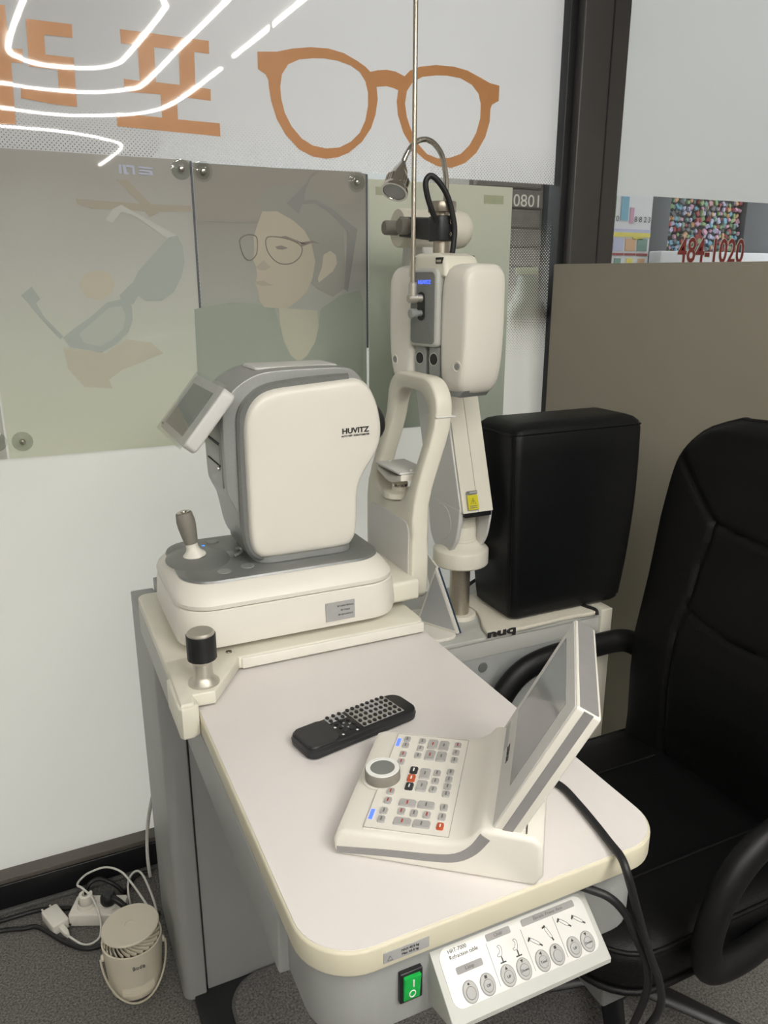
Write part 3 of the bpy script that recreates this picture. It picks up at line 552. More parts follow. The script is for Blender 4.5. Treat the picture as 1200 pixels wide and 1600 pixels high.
for f_, s_, k_ in btn:
    x, s = fx(f_, .80)
    M = FM(x, s, .0008)
    prism('button_ring', [(.0084*math.cos(a), .0104*math.sin(a)) for a in [i*math.pi/14 for i in range(28)]], 'xy', 0, .0006, 'dark_silver', plate, mtx=M)
    b = prism('button', [(.0078*math.cos(a), .0098*math.sin(a)) for a in [i*math.pi/14 for i in range(28)]], 'xy', 0, .0012, 'key_grey', plate, bev=.0006, mtx=M)
    prism('button_centre', [(.0052*math.cos(a), -.0012+.0056*math.sin(a)) for a in [i*math.pi/12 for i in range(24)]], 'xy', .0010, .0017, 'label_grey', b, bev=.0003, mtx=M)
    tube('button_line', [(.0053*math.cos(a), -.0012+.0057*math.sin(a), .0013) for a in [i*math.pi/8 for i in range(16)]], .0003, 'ink_grey', b, k=1, seg=4, closed=True, mtx=M)
    if s_: text('print', s_, .0036, 'ink', b, M @ Matrix.Translation((0, -.0012, .0019)))
    tri = {'u': [(-.0016, .0055), (.0016, .0055), (0, .0085)], 'v': [(-.0016, .0085), (0, .0055), (.0016, .0085)], 'l': [(-.002, .007), (.001, .0053), (.001, .0087)], 'o': [(-.001, .006), (.001, .006), (.001, .008), (-.001, .008)], 'd': [(-.0014, .0055), (.0014, .0055), (.0014, .0083), (-.0014, .0083)]}[k_]
    prism('mark', tri, 'xy', .0011, .0015, 'ink', b, mtx=M)
for f0, f1, t_, s_ in ((.075, .245, .43, 'Lamp'), (.31, .475, .12, 'Chair'), (.555, .935, .11, 'Electric Power Arm')):
    x0, s0 = fx(f0, t_); x1, _ = fx(f1, t_)
    q = prism('print_bar', rr(-(x1-x0)/2, -.0034, (x1-x0)/2, .0034, .0016, 3), 'xy', 0, .0004, 'bar_grey', plate, mtx=FM((x0+x1)/2, s0, .0008))
    text('print', s_, .0048, 'ink_grey', q, FM((x0+x1)/2, s0, .0014))
for s_, t_ in (('HRT-7000', .10), ('Refraction table', .20)):
    x, s = fx(.06, t_); text('print', s_, .0052, 'ink', plate, FM(x, s, .0010), align='LEFT')
for f_, t_ in ((.365, .46), (.472, .46)):
    x, s = fx(f_, t_); M = FM(x, s, .0009)
    tube('icon', [(-.001, .0085, 0), (.0005, .006, 0), (-.001, .0025, 0), (-.004, .001, 0), (-.003, -.0005, 0), (.001, .0, 0), (.003, .006, 0), (.0015, .009, 0)], .00022, 'ink', plate, k=4, seg=4, closed=True, mtx=M)
    prism('icon', [(-.0006, -.001), (.0006, -.001), (.0006, -.006), (.0035, -.006), (.0035, -.0072), (-.0035, -.0072), (-.0035, -.006), (-.0006, -.006)], 'xy', 0, .0003, 'ink', plate, mtx=M)
for f_, t_ in ((.602, .47), (.704, .42), (.827, .36), (.925, .40)):
    x, s = fx(f_, t_); M = FM(x, s, .0009) @ Matrix.Rotation(math.radians(-40 if f_ != .704 else -70), 4, 'Z')
    tube('icon', [(-.006, .001, 0), (.004, .001, 0), (.005, -.0015, 0), (-.005, -.0015, 0)], .00022, 'ink', plate, k=3, seg=4, closed=True, mtx=M)
    prism('icon', [(.005, .0005), (.0085, .0003), (.0085, -.0012), (.005, -.001)], 'xy', 0, .0003, 'ink', plate, mtx=M)
    prism('icon', [(-.0085, .001), (-.006, .001), (-.007, -.0035), (-.0085, -.003)], 'xy', 0, .0003, 'ink', plate, mtx=M)
for f_ in (.30, .537, .765):
    x, s = fx(f_, .55); box('divider', (-.0002, -.020, 0), (.0002, .020, .0005), 'label_grey', plate, mtx=FM(x, s, .0008))

# ---------------------------------------------------------------- autorefractor
ar = thing('autorefractor', 'white and silver autorefractor with tilted screen, joystick and chin rest on the instrument shelf', 'autorefractor', (.37, 1.28, .875))
base = loft_rr('base', [(.884, .190, 1.150, .562, 1.410, .055), (.888, .181, 1.140, .570, 1.420, .06), (.902, .178, 1.137, .573, 1.423, .06), (.940, .180, 1.140, .570, 1.420, .06), (.9485, .1815, 1.1415, .5685, 1.4185, .06), (.9505, .184, 1.144, .566, 1.416, .058)], 'white_plastic', ar, 8)
for fx_, fy_ in ((.22, 1.18), (.53, 1.18), (.22, 1.38), (.53, 1.38)): lathe('foot', [(0, 0), (.012, 0), (.014, .010), (0, .010)], 'grey_rubber', base, 20, Matrix.Translation((fx_, fy_, .875)))
up = loft_rr('upper_base', [(.9500, .188, 1.148, .562, 1.412, .056), (.9525, .188, 1.148, .562, 1.412, .056), (.9530, .1815, 1.1415, .5665, 1.4185, .06), (.960, .1805, 1.1405, .5665, 1.4195, .06), (.972, .184, 1.147, .560, 1.412, .06), (.986, .196, 1.165, .548, 1.398, .055), (.990, .200, 1.170, .545, 1.394, .053)], 'white_plastic', ar, 8)
tp = loft_rr('top_plate', [(.988, .196, 1.166, .549, 1.398, .056), (.9915, .198, 1.168, .547, 1.396, .054), (.9925, .202, 1.172, .543, 1.392, .05)], 'dark_silver', ar, 8)
mnd = loft('stick_mound', [[(.242+(.055*s_)*math.cos(a), 1.288+(.070*s_)*math.sin(a), z_) for a in [i*math.pi/20 for i in range(40)]] for s_, z_ in ((1, .9915), (.97, .9930), (.8, .9945), (.5, .9990), (.38, .9998))], 'dark_silver', tp)
jm = axis((.236, 1.285, .9985), (-.16, .05, 1))
js = lathe('joystick', [(0, 0), (.0205, .0), (.0195, .004), (.013, .010), (.0105, .016), (.010, .026), (0, .026)], 'white_plastic', ar, 32, jm)
lathe('grip', [(0, .024), (.0112, .024), (.013, .035), (.0155, .055), (.0158, .065), (.0140, .078), (.0135, .0795), (0, .0795)], 'grey_rubber', js, 32, jm)
lathe('trigger', [(0, .079), (.0112, .079), (.0110, .0815), (.006, .0818), (.0055, .0835), (0, .0835)], 'chrome', js, 32, jm)
for bx_, by_ in ((.268, 1.203), (.310, 1.212), (.285, 1.366)):
    lathe('button', [(0, 0), (.0115, 0), (.0112, .0015), (.009, .0018), (0, .0012)], 'silver_plastic', tp, 28, Matrix.Translation((bx_, by_, .9922)))
box('status_light', (.262, 1.345, .9920), (.267, 1.352, .9934), 'blue_dot', tp, bev=.0004)
box('lever_slot', (.288, 1.270, .9922), (.306, 1.300, .9930), 'silver_plastic', tp, bev=.0004)
tube('lever', [(.300, 1.262, .996), (.315, 1.268, 1.000), (.318, 1.285, 1.000), (.312, 1.295, .997)], .003, 'silver_plastic', tp, k=4, seg=8)
# neck plate and body core
prism('neck', rr(.325, 1.207, .505, 1.376, .03, 6), 'xy', .9920, 1.007, 'silver_plastic', ar, bev=.003)
core_o = [(.335, 1.000), (.318, 1.012), (.308, 1.035), (.302, 1.068), (.297, 1.092), (.288, 1.112), (.284, 1.13), (.283, 1.19), (.284, 1.245), (.290, 1.268), (.305, 1.290), (.335, 1.309), (.37, 1.3165), (.44, 1.318), (.50, 1.3165), (.520, 1.305), (.536, 1.282), (.545, 1.25), (.548, 1.212), (.542, 1.175), (.525, 1.14), (.505, 1.11), (.498, 1.08), (.495, 1.03), (.488, 1.008), (.475, 1.000)]
core = prism('body', [(p.x, p.y) for p in catmull([(a, b, 0) for a, b in core_o], 3, True)], 'xz', 1.222, 1.362, 'silver_plastic', ar, bev=.012, seg=4, ang=50)
side_o = [(.345, 1.004), (.329, 1.009), (.3195, 1.022), (.3155, 1.05), (.3150, 1.10), (.3148, 1.16), (.3150, 1.215), (.3175, 1.240), (.326, 1.262), (.342, 1.279), (.368, 1.2885), (.42, 1.2930), (.47, 1.2965), (.503, 1.2985), (.520, 1.2960), (.535, 1.284), (.547, 1.262), (.5535, 1.24), (.557, 1.214), (.555, 1.192), (.547, 1.170), (.530, 1.146), (.516, 1.122), (.510, 1.095), (.509, 1.06), (.507, 1.03), (.500, 1.014), (.485, 1.005), (.42, 1.0035)]
so = [(p.x, p.y) for p in catmull([(a, b, 0) for a, b in side_o], 3, True)]
def shell(name, y0, y1, m, inset, lift):
    cx, cz = .43, 1.15
    def ring(y, s): 
        return [(x+(cx-x)*s, y, z+(cz-z)*s) for x, z in so]
    q = -1 if y1 < y0 else 1
    rings = [ring(y0, 0), ring(y1-q*.012, 0), ring(y1-q*.004, .02), ring(y1-q*.0012, .045), ring(y1, .075), ring(y1+q*.0015, .14)]
    return loft(name, rings, m, ar, ang=40)
sd = shell('side_cover', 1.245, 1.200, 'white_plastic', 0, 0)
shell('side_cover', 1.340, 1.384, 'white_plastic', 0, 0)
# silver band round the near cover
band = [p for p in catmull([(a, b, 0) for a, b in [(.500, 1.3035), (.46, 1.3030), (.40, 1.2995), (.356, 1.2930), (.330, 1.278), (.312, 1.254), (.3085, 1.22), (.3075, 1.15), (.3080, 1.06), (.313, 1.025), (.325, 1.006), (.345, .9985)]], 5)]
rings = []
for i, p in enumerate(band):
    t = (band[min(i+1, len(band)-1)]-band[max(i-1, 0)]).normalized(); nn = Vector((t.y, -t.x, 0))
    if nn.dot(Vector((.43, 1.15, 0))-p) > 0: nn = -nn
    a_, b_ = p-nn*.012, p+nn*.004
    rings.append([(a_.x, 1.212, a_.y), (b_.x-nn.x*.004, 1.212, b_.y-nn.y*.004), (b_.x, 1.216, b_.y), (b_.x, 1.262, b_.y), (a_.x, 1.262, a_.y)])
loft('trim_band', rings, 'dark_silver', ar, ang=40)
# top lid and roll cover
loft_rr('top_lid', [(1.3150, .352, 1.258, .502, 1.350, .012), (1.3182, .354, 1.260, .500, 1.348, .012), (1.3190, .357, 1.263, .497, 1.345, .010)], 'cool_plastic', core, 5)
lathe('screw', [(0, 0), (.003, 0), (.0028, .001), (0, .001)], 'chrome', core, 14, Matrix.Translation((.508, 1.238, 1.3125)))
# rear printer doors
box('printer_cover', (.2815, 1.238, 1.125), (.2845, 1.335, 1.238), 'silver_plastic', core, bev=.001)
box('printer_door', (.2798, 1.243, 1.165), (.2820, 1.330, 1.197), 'silver_plastic', core, bev=.001)
box('door_gap', (.2796, 1.243, 1.199), (.2821, 1.330, 1.2005), 'ink', core)
box('door_gap', (.2796, 1.243, 1.1615), (.2821, 1.330, 1.163), 'ink', core)
lathe('latch', [(0, 0), (.003, 0), (.003, .003), (0, .004)], 'chrome', core, 14, axis((.280, 1.247, 1.158), (-1, 0, 0)))
# black eyepiece
em = axis((.548, 1.286, 1.214), (1, 0, 0))
bm = bmesh.new(); rgs = []
for r_, x_ in ((.050, -.012), (.050, .010), (.047, .017), (.040, .024), (.030, .028), (.024, .023)):
    rgs.append([bm.verts.new((.548+x_, 1.286+1.62*r_*math.cos(i*math.pi/20), 1.214+.80*r_*math.sin(i*math.pi/20))) for i in range(40)])
for a, b in zip(rgs, rgs[1:]):
    for i in range(40): bm.faces.new((a[i], a[(i+1) % 40], b[(i+1) % 40], b[i]))
bm.faces.new(rgs[0]); bm.faces.new(rgs[-1]); fin(bm, 'eyepiece', 'black_plastic', ar, 40)
# brand print and type label
lm = frame((.505, 1.1978, 1.2125), (1, 0, .02), (0, 0, 1), (0, -1, 0))
text('brand_print', 'HUVITZ', .0125, 'ink', ar, lm, sx=1.12, bold=.0004)
text('brand_print', 'AUTO REF / KERATOMETER', .0042, 'ink', ar, frame((.505, 1.1978, 1.2042), (1, 0, .02), (0, 0, 1), (0, -1, 0)), bold=.0001)
tl = box('type_label', (.421, 1.1360, .8985), (.474, 1.1385, .9315), 'label_grey', ar)
for i, s_ in enumerate(('8F1000A7B00223', '8F1C0221', '8F10012400233')): text('print', s_, .0042, 'ink', tl, frame((.457, 1.1358, .924-i*.008), (1, 0, 0), (0, 0, 1), (0, -1, 0)))
# tilted screen
ti = .689; h = Vector((-1, 0, 0)); nrm = h*math.cos(ti)+Vector((0, 0, math.sin(ti))); upv = -h*math.sin(ti)+Vector((0, 0, math.cos(ti)))
SM = frame((.2455, 1.285, 1.2555), (0, -1, 0), upv, nrm)
scr = prism('screen', rr(-.1045, -.056, .1045, .056, .012, 6), 'xy', -.024, 0, 'cool_plastic', ar, bev=.005, seg=4, mtx=SM)
prism('display', rr(-.078, -.043, .070, .040, .002, 3), 'xy', -.0005, .0006, 'screen_dark', scr, mtx=SM)
box('protective_wrap', (-.109, -.061, .0008), (.108, .061, .0010), 'wrap_clear', scr, mtx=SM)
text('brand_print', 'HUVITZ', .005, 'ink_grey', scr, SM @ Matrix.Translation((-.090, -.048, .0007)))
tube('screen_arm', [(.262, 1.285, 1.245), (.285, 1.285, 1.258), (.305, 1.285, 1.262)], .022, 'dark_silver', ar, k=4, seg=12)
# chin rest frame
def cx(z):
    t = min(max((z-1.04)/.20, 0), 1); return .632+.046*t*t*(3-2*t)
def loop_rr(y0, z0, y1, z1, r): return rr(y0, z0, y1, z1, r, 10)
OUT = loop_rr(1.196, .880, 1.402, 1.290, (.055, .055, .016, .016)); INN = loop_rr(1.228, 1.054, 1.370, 1.262, (.045, .045, .055, .055))
def dense(lp, m=2):
    o_ = []
    for i in range(len(lp)):
        a, b = Vector(lp[i]), Vector(lp[(i+1) % len(lp)]); 
        L = (b-a).length; kk = 12 if L > .06 else m
        for s in range(kk): o_.append(tuple(a+(b-a)*s/kk))
    return o_
def resamp(lp, n, c):
    d = dense(lp, 3); 
    res = []
    for i in range(n):
        a = 2*math.pi*i/n; v = Vector((math.cos(a), math.sin(a)))
        best = max(d, key=lambda q: (Vector(q)-Vector(c)).normalized().dot(v)); res.append(best)
    return res
cc = (1.299, 1.157); NN = 96
Oo = resamp(OUT, NN, cc); Ii = resamp(INN, NN, cc)
def mix(a, b, t): return (a[0]+(b[0]-a[0])*t, a[1]+(b[1]-a[1])*t)
tw = .017
def inset(a, b, dist):
    v = Vector(b)-Vector(a); L = v.length; return tuple(Vector(a)+v*(min(dist, L*.4)/L))
R_ = []
for (sd_, q) in ((-1, 0), (-1, 1), (1, 1), (1, 0)): pass
def ring3(fn, dx): return [(cx(p[1])+dx, p[0], p[1]) for p in (fn(i) for i in range(NN))]
rings = [ring3(lambda i: Oo[i], -tw+.005), ring3(lambda i: inset(Oo[i], Ii[i], .002), -tw+.0015), ring3(lambda i: inset(Oo[i], Ii[i], .005), -tw), ring3(lambda i: inset(Ii[i], Oo[i], .005), -tw), ring3(lambda i: inset(Ii[i], Oo[i], .0015), -tw+.002), ring3(lambda i: Ii[i], -tw+.006),
         ring3(lambda i: Ii[i], tw-.006), ring3(lambda i: inset(Ii[i], Oo[i], .0015), tw-.002), ring3(lambda i: inset(Ii[i], Oo[i], .005), tw), ring3(lambda i: inset(Oo[i], Ii[i], .005), tw), ring3(lambda i: inset(Oo[i], Ii[i], .002), tw-.0015), ring3(lambda i: Oo[i], tw-.005)]
bm = bmesh.new(); RR = [[bm.verts.new(p) for p in r] for r in rings]
for k_ in range(len(RR)):
    a, b = RR[k_], RR[(k_+1) % len(RR)]
    for i in range(NN): bm.faces.new((a[i], a[(i+1) % NN], b[(i+1) % NN], b[i]))
bmesh.ops.remove_doubles(bm, verts=bm.verts, dist=.00005)
cf = fin(bm, 'chin_rest_frame', 'warm_plastic', ar, 50)
prism('cover_plate', rr(1.210, .889, 1.388, 1.030, (.02, .02, .008, .008), 5), 'yz', .6135, .6155, 'cool_plastic', cf, bev=.0006)
box('joint_line', (.660, 1.1945, 1.222), (.700, 1.2365, 1.2245), 'cool_plastic', cf, bev=.0008)
prism('link_arm', rr(1.175, .890, 1.345, .930, .008, 4), 'yz', .545, .620, 'warm_plastic', ar, bev=.003)
cup = lathe('chin_post', [(0, 0), (.034, 0), (.033, .010), (.016, .013), (.015, .026), (.012, .027), (.012, .04), (0, .04)], 'warm_plastic', cf, 28, Matrix.Translation((.640, 1.299, 1.058)))
lathe('post_collar', [(0, 0), (.0155, 0), (.0155, .012), (0, .012)], 'chrome', cup, 24, Matrix.Translation((.640, 1.299, 1.071)))
rest = [(1.245, 1.100), (1.262, 1.096), (1.28, 1.090), (1.299, 1.088), (1.318, 1.090), (1.336, 1.096), (1.353, 1.100), (1.352, 1.112), (1.33, 1.106), (1.299, 1.101), (1.268, 1.106), (1.246, 1.112)]
prism('chin_cup', rest, 'yz', .615, .672, 'white_plastic', cup, bev=.003)
box('chin_paper', (.612, 1.244, 1.1125), (.676, 1.354, 1.1165), 'cool_plastic', cup, bev=.001)
for yy in (1.252, 1.346): lathe('paper_pin', [(0, 0), (.003, 0), (.003, .003), (0, .004)], 'white_plastic', cup, 12, Matrix.Translation((.640, yy, 1.1165)))
# ---------------------------------------------------------------- phoropter arm on the side cabinet
AX, AY = .880, 1.462
pa = thing('phoropter_stand', 'white motorised arm on steel pole carrying the phoropter, with yellow warning label', 'stand', (AX, AY, .705))
TM = Matrix.Translation((AX, AY, 0))
lathe('pole', [(0, .705), (.0235, .705), (.0235, .845), (0, .845)], 'steel', pa, 40, TM)
lathe('pole_flange', [(0, .705), (.040, .705), (.040, .711), (.036, .714), (0, .714)], 'warm_plastic', pa, 40, TM)
lathe('swivel_disc', [(0, .838), (.061, .838), (.0635, .841), (.0635, .872), (.061, .876), (.052, .880), (.040, .888), (.0355, .893), (.0355, .897), (.0335, .899), (.0335, .925), (.0315, .929), (0, .929)], 'warm_plastic', pa, 48, TM)
lathe('swivel_neck', [(0, .925), (.0318, .925), (.0318, .947), (.0335, .949), (.0335, .966), (.0320, .968), (0, .968)], 'warm_plastic', pa, 40, TM)
# arm housing: profile in YZ, leaning towards the window
arm_o = [(1.396, .980), (1.541, .980), (1.600, 1.180), (1.655, 1.36), (1.690, 1.50), (1.680, 1.55), (1.600, 1.56), (1.575, 1.50), (1.470, 1.210)]
hs = arm_o
hou = prism('arm_housing', hs, 'yz', .836, .9185, 'cool_plastic', pa, bev=.004, seg=3, ang=40)
# cream front cover strip in two halves, with seam
f0, f1 = Vector((1.392, .978)), Vector((1.486, 1.262)); fd = (f1-f0)
for x0, x1 in ((.840, .8768), (.8778, .9145)):
    bm = bmesh.new(); nn = Vector((-fd.y, fd.x)).normalized()
    q = [f0, f1, f1-nn*-.006, f0-nn*-.006]
    if (q[2].x) > f1.x: q = [f0, f1, f1-nn*.006, f0-nn*.006]
    v = [bm.verts.new((x, p.x-.001, p.y)) for x in (x0, x1) for p in (f0-Vector((.003, 0)), f1-Vector((.003, 0)), f1+Vector((.006, 0)), f0+Vector((.006, 0)))]
    for fc in ((0, 1, 2, 3), (4, 7, 6, 5), (0, 4, 5, 1), (1, 5, 6, 2), (2, 6, 7, 3), (3, 7, 4, 0)): bm.faces.new([v[i] for i in fc])
    fin(bm, 'front_cover', 'warm_plastic', hou)
box('cover_gap', (.8468, 1.392, .966), (.9133, 1.440, .980), 'black_plastic', hou, bev=.001)
lathe('pivot_cover', [(0, .0015), (.040, .0015), (.041, 0), (0, 0)], 'cool_plastic', hou, 36, axis((.8354, 1.472, .940), (-1, 0, 0)))
lobe = [(1.3975, .985), (1.400, .955), (1.412, .910), (1.435, .880), (1.465, .866), (1.500, .872), (1.526, .900), (1.535, .945), (1.5425, .985)]
lobe = [(p.x, p.y) for p in catmull([(a, b, 0) for a, b in lobe], 4)]
prism('fork_cheek', lobe, 'yz', .8352, .8465, 'cool_plastic', hou, bev=.003)
prism('fork_cheek', lobe, 'yz', .9135, .9193, 'cool_plastic', hou, bev=.002)
fdn = fd.normalized(); FMx = frame((.8635, f0.x-.0055+.010*fdn.x/fdn.y, f0.y+.026), (1, 0, 0), (0, fdn.x, fdn.y), (0, -fdn.y, fdn.x))
yl = box('warning_label', (-.013, -.019, 0), (.013, .013, .0006), 'yellow_label', hou, mtx=FMx)
tube('warning_triangle', [(-.0065, -.006, .0009), (.0065, -.006, .0009), (0, .006, .0009)], .0006, 'ink', yl, closed=True, smooth=False, seg=4, mtx=FMx)
box('mark', (-.0006, -.003, .0006), (.0006, .002, .0010), 'ink', yl, mtx=FMx); box('mark', (-.0006, -.0047, .0006), (.0006, -.0036, .0010), 'ink', yl, mtx=FMx)
for i_ in range(2): box('print', (-.009, -.0115-.004*i_, .0005), (.009, -.010-.004*i_, .0009), 'ink_grey', yl, mtx=FMx)
tg = box('serial_label', (-.013, .015, 0), (.013, .022, .0006), 'ink_grey', hou, mtx=FMx); box('print', (-.006, .0165, .0005), (.012, .0205, .0009), 'label_grey', tg, mtx=FMx)
# top knuckle
CY, CZ = 1.600, 1.567
kn = lathe('knuckle', [(0, 0), (.038, 0), (.040, .003), (.040, .150), (.037, .162), (.030, .170), (0, .170)], 'warm_plastic', pa, 40, axis((.782, CY, CZ), (1, 0, 0)))
lathe('end_knob', [(0, 0), (.013, 0), (.015, .003), (.015, .030), (0, .030)], 'grey_rubber', kn, 24, axis((.750, CY, CZ), (1, 0, 0)))
box('sensor', (.94, 1.56, 1.505), (.952, 1.57, 1.512), 'black_plastic', pa)
# black clamp reaching forward to the hanging rod
SHX, SHY = .014, .021          # the finished stand is set back by this much
RXp, RYp = .777+SHX, 1.400+SHY
prism('clamp_bracket', [(1.406, 1.545), (1.416, 1.534), (1.44, 1.534), (1.575, 1.548), (1.575, 1.588), (1.44, 1.577), (1.416, 1.577)], 'yz', RXp-.018, RXp+.018, 'black_metal', pa, bev=.003)
cl = prism('clamp_block', rr(RXp-.021, RYp-.024, RXp+.021, RYp+.024, .012, 5), 'xy', 1.532, 1.578, 'black_metal', pa, bev=.002)
for zz in (1.544, 1.566): lathe('screw', [(0, 0), (.0045, 0), (.0045, .002), (.002, .0025), (0, .0015)], 'chrome', cl, 14, axis((RXp+.004, RYp-.0235, zz), (.25, -1, 0)))
lathe('clamp_knob', [(0, 0), (.016, 0), (.017, .003), (.017, .018), (.015, .021), (0, .021)], 'grey_rubber', pa, 28, axis((RXp-.018, 1.530, 1.566), (-1, 0, 0)))
RM = Matrix.Translation((RXp, RYp, 0))
lathe('hanging_rod', [(0, 1.470), (.0165, 1.470), (.0165, 1.534), (0, 1.534)], 'steel', pa, 30, RM)
lathe('rod_collar', [(0, 1.578), (.014, 1.578), (.014, 1.585), (.0265, 1.585), (.0275, 1.587), (.0275, 1.602), (.0265, 1.604), (0, 1.604)], 'steel', pa, 40, RM)

pa.location = (AX-SHX, AY-SHY, .705); RXp -= SHX; RYp -= SHY
# ---------------------------------------------------------------- gooseneck lamp
gl = thing('gooseneck_lamp', 'small chrome gooseneck lamp curving over the phoropter', 'lamp', (RXp+.008, RYp, 1.602))
tube('gooseneck', [(.785, 1.400, 1.600), (.785, 1.400, 1.622), (.784, 1.400, 1.648), (.775, 1.400, 1.684), (.760, 1.400, 1.703), (.743, 1.400, 1.711), (.726, 1.400, 1.709), (.711, 1.399, 1.700), (.697, 1.398, 1.681), (.689, 1.397, 1.664)], .0052, 'chrome', gl, k=6, seg=12)
hm = axis((.691, 1.3975, 1.669), (-.42, -.32, -.80)) @ Matrix.Scale(.90, 4)
hd = lathe('lamp_head', [(0, 0), (.006, 0), (.009, .008), (.0155, .022), (.019, .036), (.0195, .039), (.0235, .042), (.0245, .060), (.0275, .066), (.0285, .069), (.0285, .074), (.024, .074), (.022, .068), (0, .062)], 'chrome', gl, 40, hm)
for i in range(24):
    a = 2*math.pi*i/24
    box('rib', (-.0012, -.0008, .0425), (.0012, .0014, .060), 'chrome', hd, mtx=hm @ Matrix.Rotation(a, 4, 'Z') @ Matrix.Translation((0, .0237, 0)))
lathe('lamp_glass', [(0, .0), (.023, .0), (.023, .001), (0, .002)], 'lamp_glass', hd, 32, hm @ Matrix.Translation((0, 0, .0715)))
o = tube('lamp_cable', [(.782, 1.368, 1.500), (.785, 1.366, 1.53), (.785, 1.366, 1.562), (.771, 1.366, 1.607), (.752, 1.368, 1.634), (.735, 1.370, 1.645), (.725, 1.371, 1.634), (.729, 1.372, 1.611), (.741, 1.374, 1.584), (.752, 1.378, 1.566)], .0055, 'rubber', None, k=6, seg=10)
tag(o, 'black cable looping above the phoropter clamp', 'cable')

# ---------------------------------------------------------------- phoropter (local: front is -Y, near shell is +X)
PHI = math.radians(-78)
ph_ = thing('phoropter', 'white motorised phoropter head with two lens housings and grey centre panel', 'phoropter', (.785, 1.392, 1.355), PHI, local=True)
shl = [(.046, .118), (.053, .128), (.064, .134), (.104, .133), (.114, .127), (.121, .113), (.1225, .06), (.1225, .00), (.120, -.04), (.115, -.075), (.108, -.096), (.099, -.107), (.086, -.111), (.064, -.111), (.052, -.104), (.044, -.088), (.0405, -.05), (.040, .0), (.041, .08)]
for s_ in (1, -1):
    outl = [(p.x, p.y) for p in catmull([(s_*a, b, 0) for a, b in shl], 3, True)]
    hsg = loft('lens_housing', [[(s_*.081+(x-s_*.081)*k, y, .011+(z-.011)*k) for x, z in outl] for y, k in ((-.0525, .60), (-.0520, .76), (-.0495, .86), (-.044, .925), (-.035, .970), (-.022, .995), (-.005, 1.0), (.028, 1.0), (.038, .975), (.043, .93))], 'white_plastic', ph_, ang=50)
    prism('housing_base', [(s_*.060, -.1145), (s_*.092, -.1150), (s_*.104, -.101), (s_*.054, -.101)], 'xz', -.042, .034, 'silver_plastic', hsg, bev=.004)
    lathe('aperture', [(.0105, 0), (.0105, .0014), (.0092, .0016), (.0070, -.001), (0, -.002)], 'white_plastic', hsg, 24, axis((s_*.096, -.0525, -.054), (s_*.10, -1, -.05)))
    lathe('aperture_hole', [(0, 0), (.0062, 0), (.0062, .0008), (0, .0008)], 'silver_plastic', hsg, 20, axis((s_*.096, -.0530, -.054), (s_*.10, -1, -.05)))
    prism('inner_wall', rr(s_*.030-.010, -.105, s_*.030+.010, .118, .008, 4), 'xz', -.042, .036, 'silver_plastic', ph_, bev=.003)
    ey = prism('eye_cup', rr(s_*.0215-.0165, -.088, s_*.0215+.0165, -.020, (.006, .006, .016, .016), 6), 'xz', -.047, -.020, 'silver_plastic', ph_, bev=.004)
    lathe('eye_lens', [(0, 0), (.0115, 0), (.0115, .001), (.0132, .0015), (.0132, 0)], 'light_grey_paint', ey, 28, axis((s_*.0215, -.0470, -.046), (0, -1, 0)))
    lathe('eye_hole', [(0, 0), (.0105, 0), (.0105, .0012), (0, .0012)], 'black_plastic', ey, 28, axis((s_*.0215, -.0472, -.046), (0, -1, 0)))
# yoke and centre panel
yk = prism('yoke', [(-.058, .108), (-.057, .135), (-.048, .148), (-.028, .154), (.028, .154), (.048, .148), (.057, .135), (.058, .108)], 'xz', -.053, .036, 'warm_plastic', ph_, bev=.010, seg=4)
box('yoke_window', (.030, -.0542, .134), (.048, -.050, .145), 'black_plastic', yk); box('yoke_bolt', (.032, -.0552, .136), (.046, -.052, .141), 'chrome', yk, bev=.001)
box('yoke_mark', (-.040, -.0542, .134), (-.031, -.050, .147), 'dark_silver', yk, bev=.001)
cpn = prism('centre_panel', rr(-.042, -.022, .043, .126, (.014, .014, .012, .012), 6), 'xz', -.060, -.020, 'light_grey_paint', ph_, bev=.006, seg=4)
prism('panel_face', rr(-.035, -.016, .036, .119, (.011, .011, .009, .009), 6), 'xz', -.0610, -.058, 'dark_silver', cpn, bev=.0006)
text('brand_print', 'HUVITZ', .0095, 'blue_led', cpn, frame((.006, -.0613, .100), (1, 0, 0), (0, 0, 1), (0, -1, 0)), bold=.0004, sx=1.1, label='blue lit brand name')
prism('slot', rr(-.014, .028, .008, .082, .010, 6), 'xz', -.0618, -.0600, 'black_plastic', cpn)
lathe('knob', [(0, 0), (.006, 0), (.006, .012), (.0095, .014), (.0095, .026), (.007, .028), (0, .028)], 'silver_plastic', cpn, 24, axis((-.003, -.0610, .042), (0, -1, 0)))
# near point rod: pivot and rod
rd = lathe('rod_pivot', [(0, 0), (.0075, 0), (.0075, .010), (.0095, .012), (.0095, .026), (.007, .029), (0, .029)], 'nickel', ph_, 28, axis((-.003, -.0610, .070), (-.18, -1, 0)))
lathe('rod_socket', [(0, .066), (.0080, .066), (.0082, .070), (.0082, .098), (.0065, .100), (0, .100)], 'nickel', rd, 28, Matrix.Translation((-.006, -.080, 0)))
lathe('near_point_rod', [(0, .095), (.0045, .095), (.0045, .85), (.0035, .853), (0, .853)], 'steel', ph_, 24, Matrix.Translation((-.006, -.080, 0)))

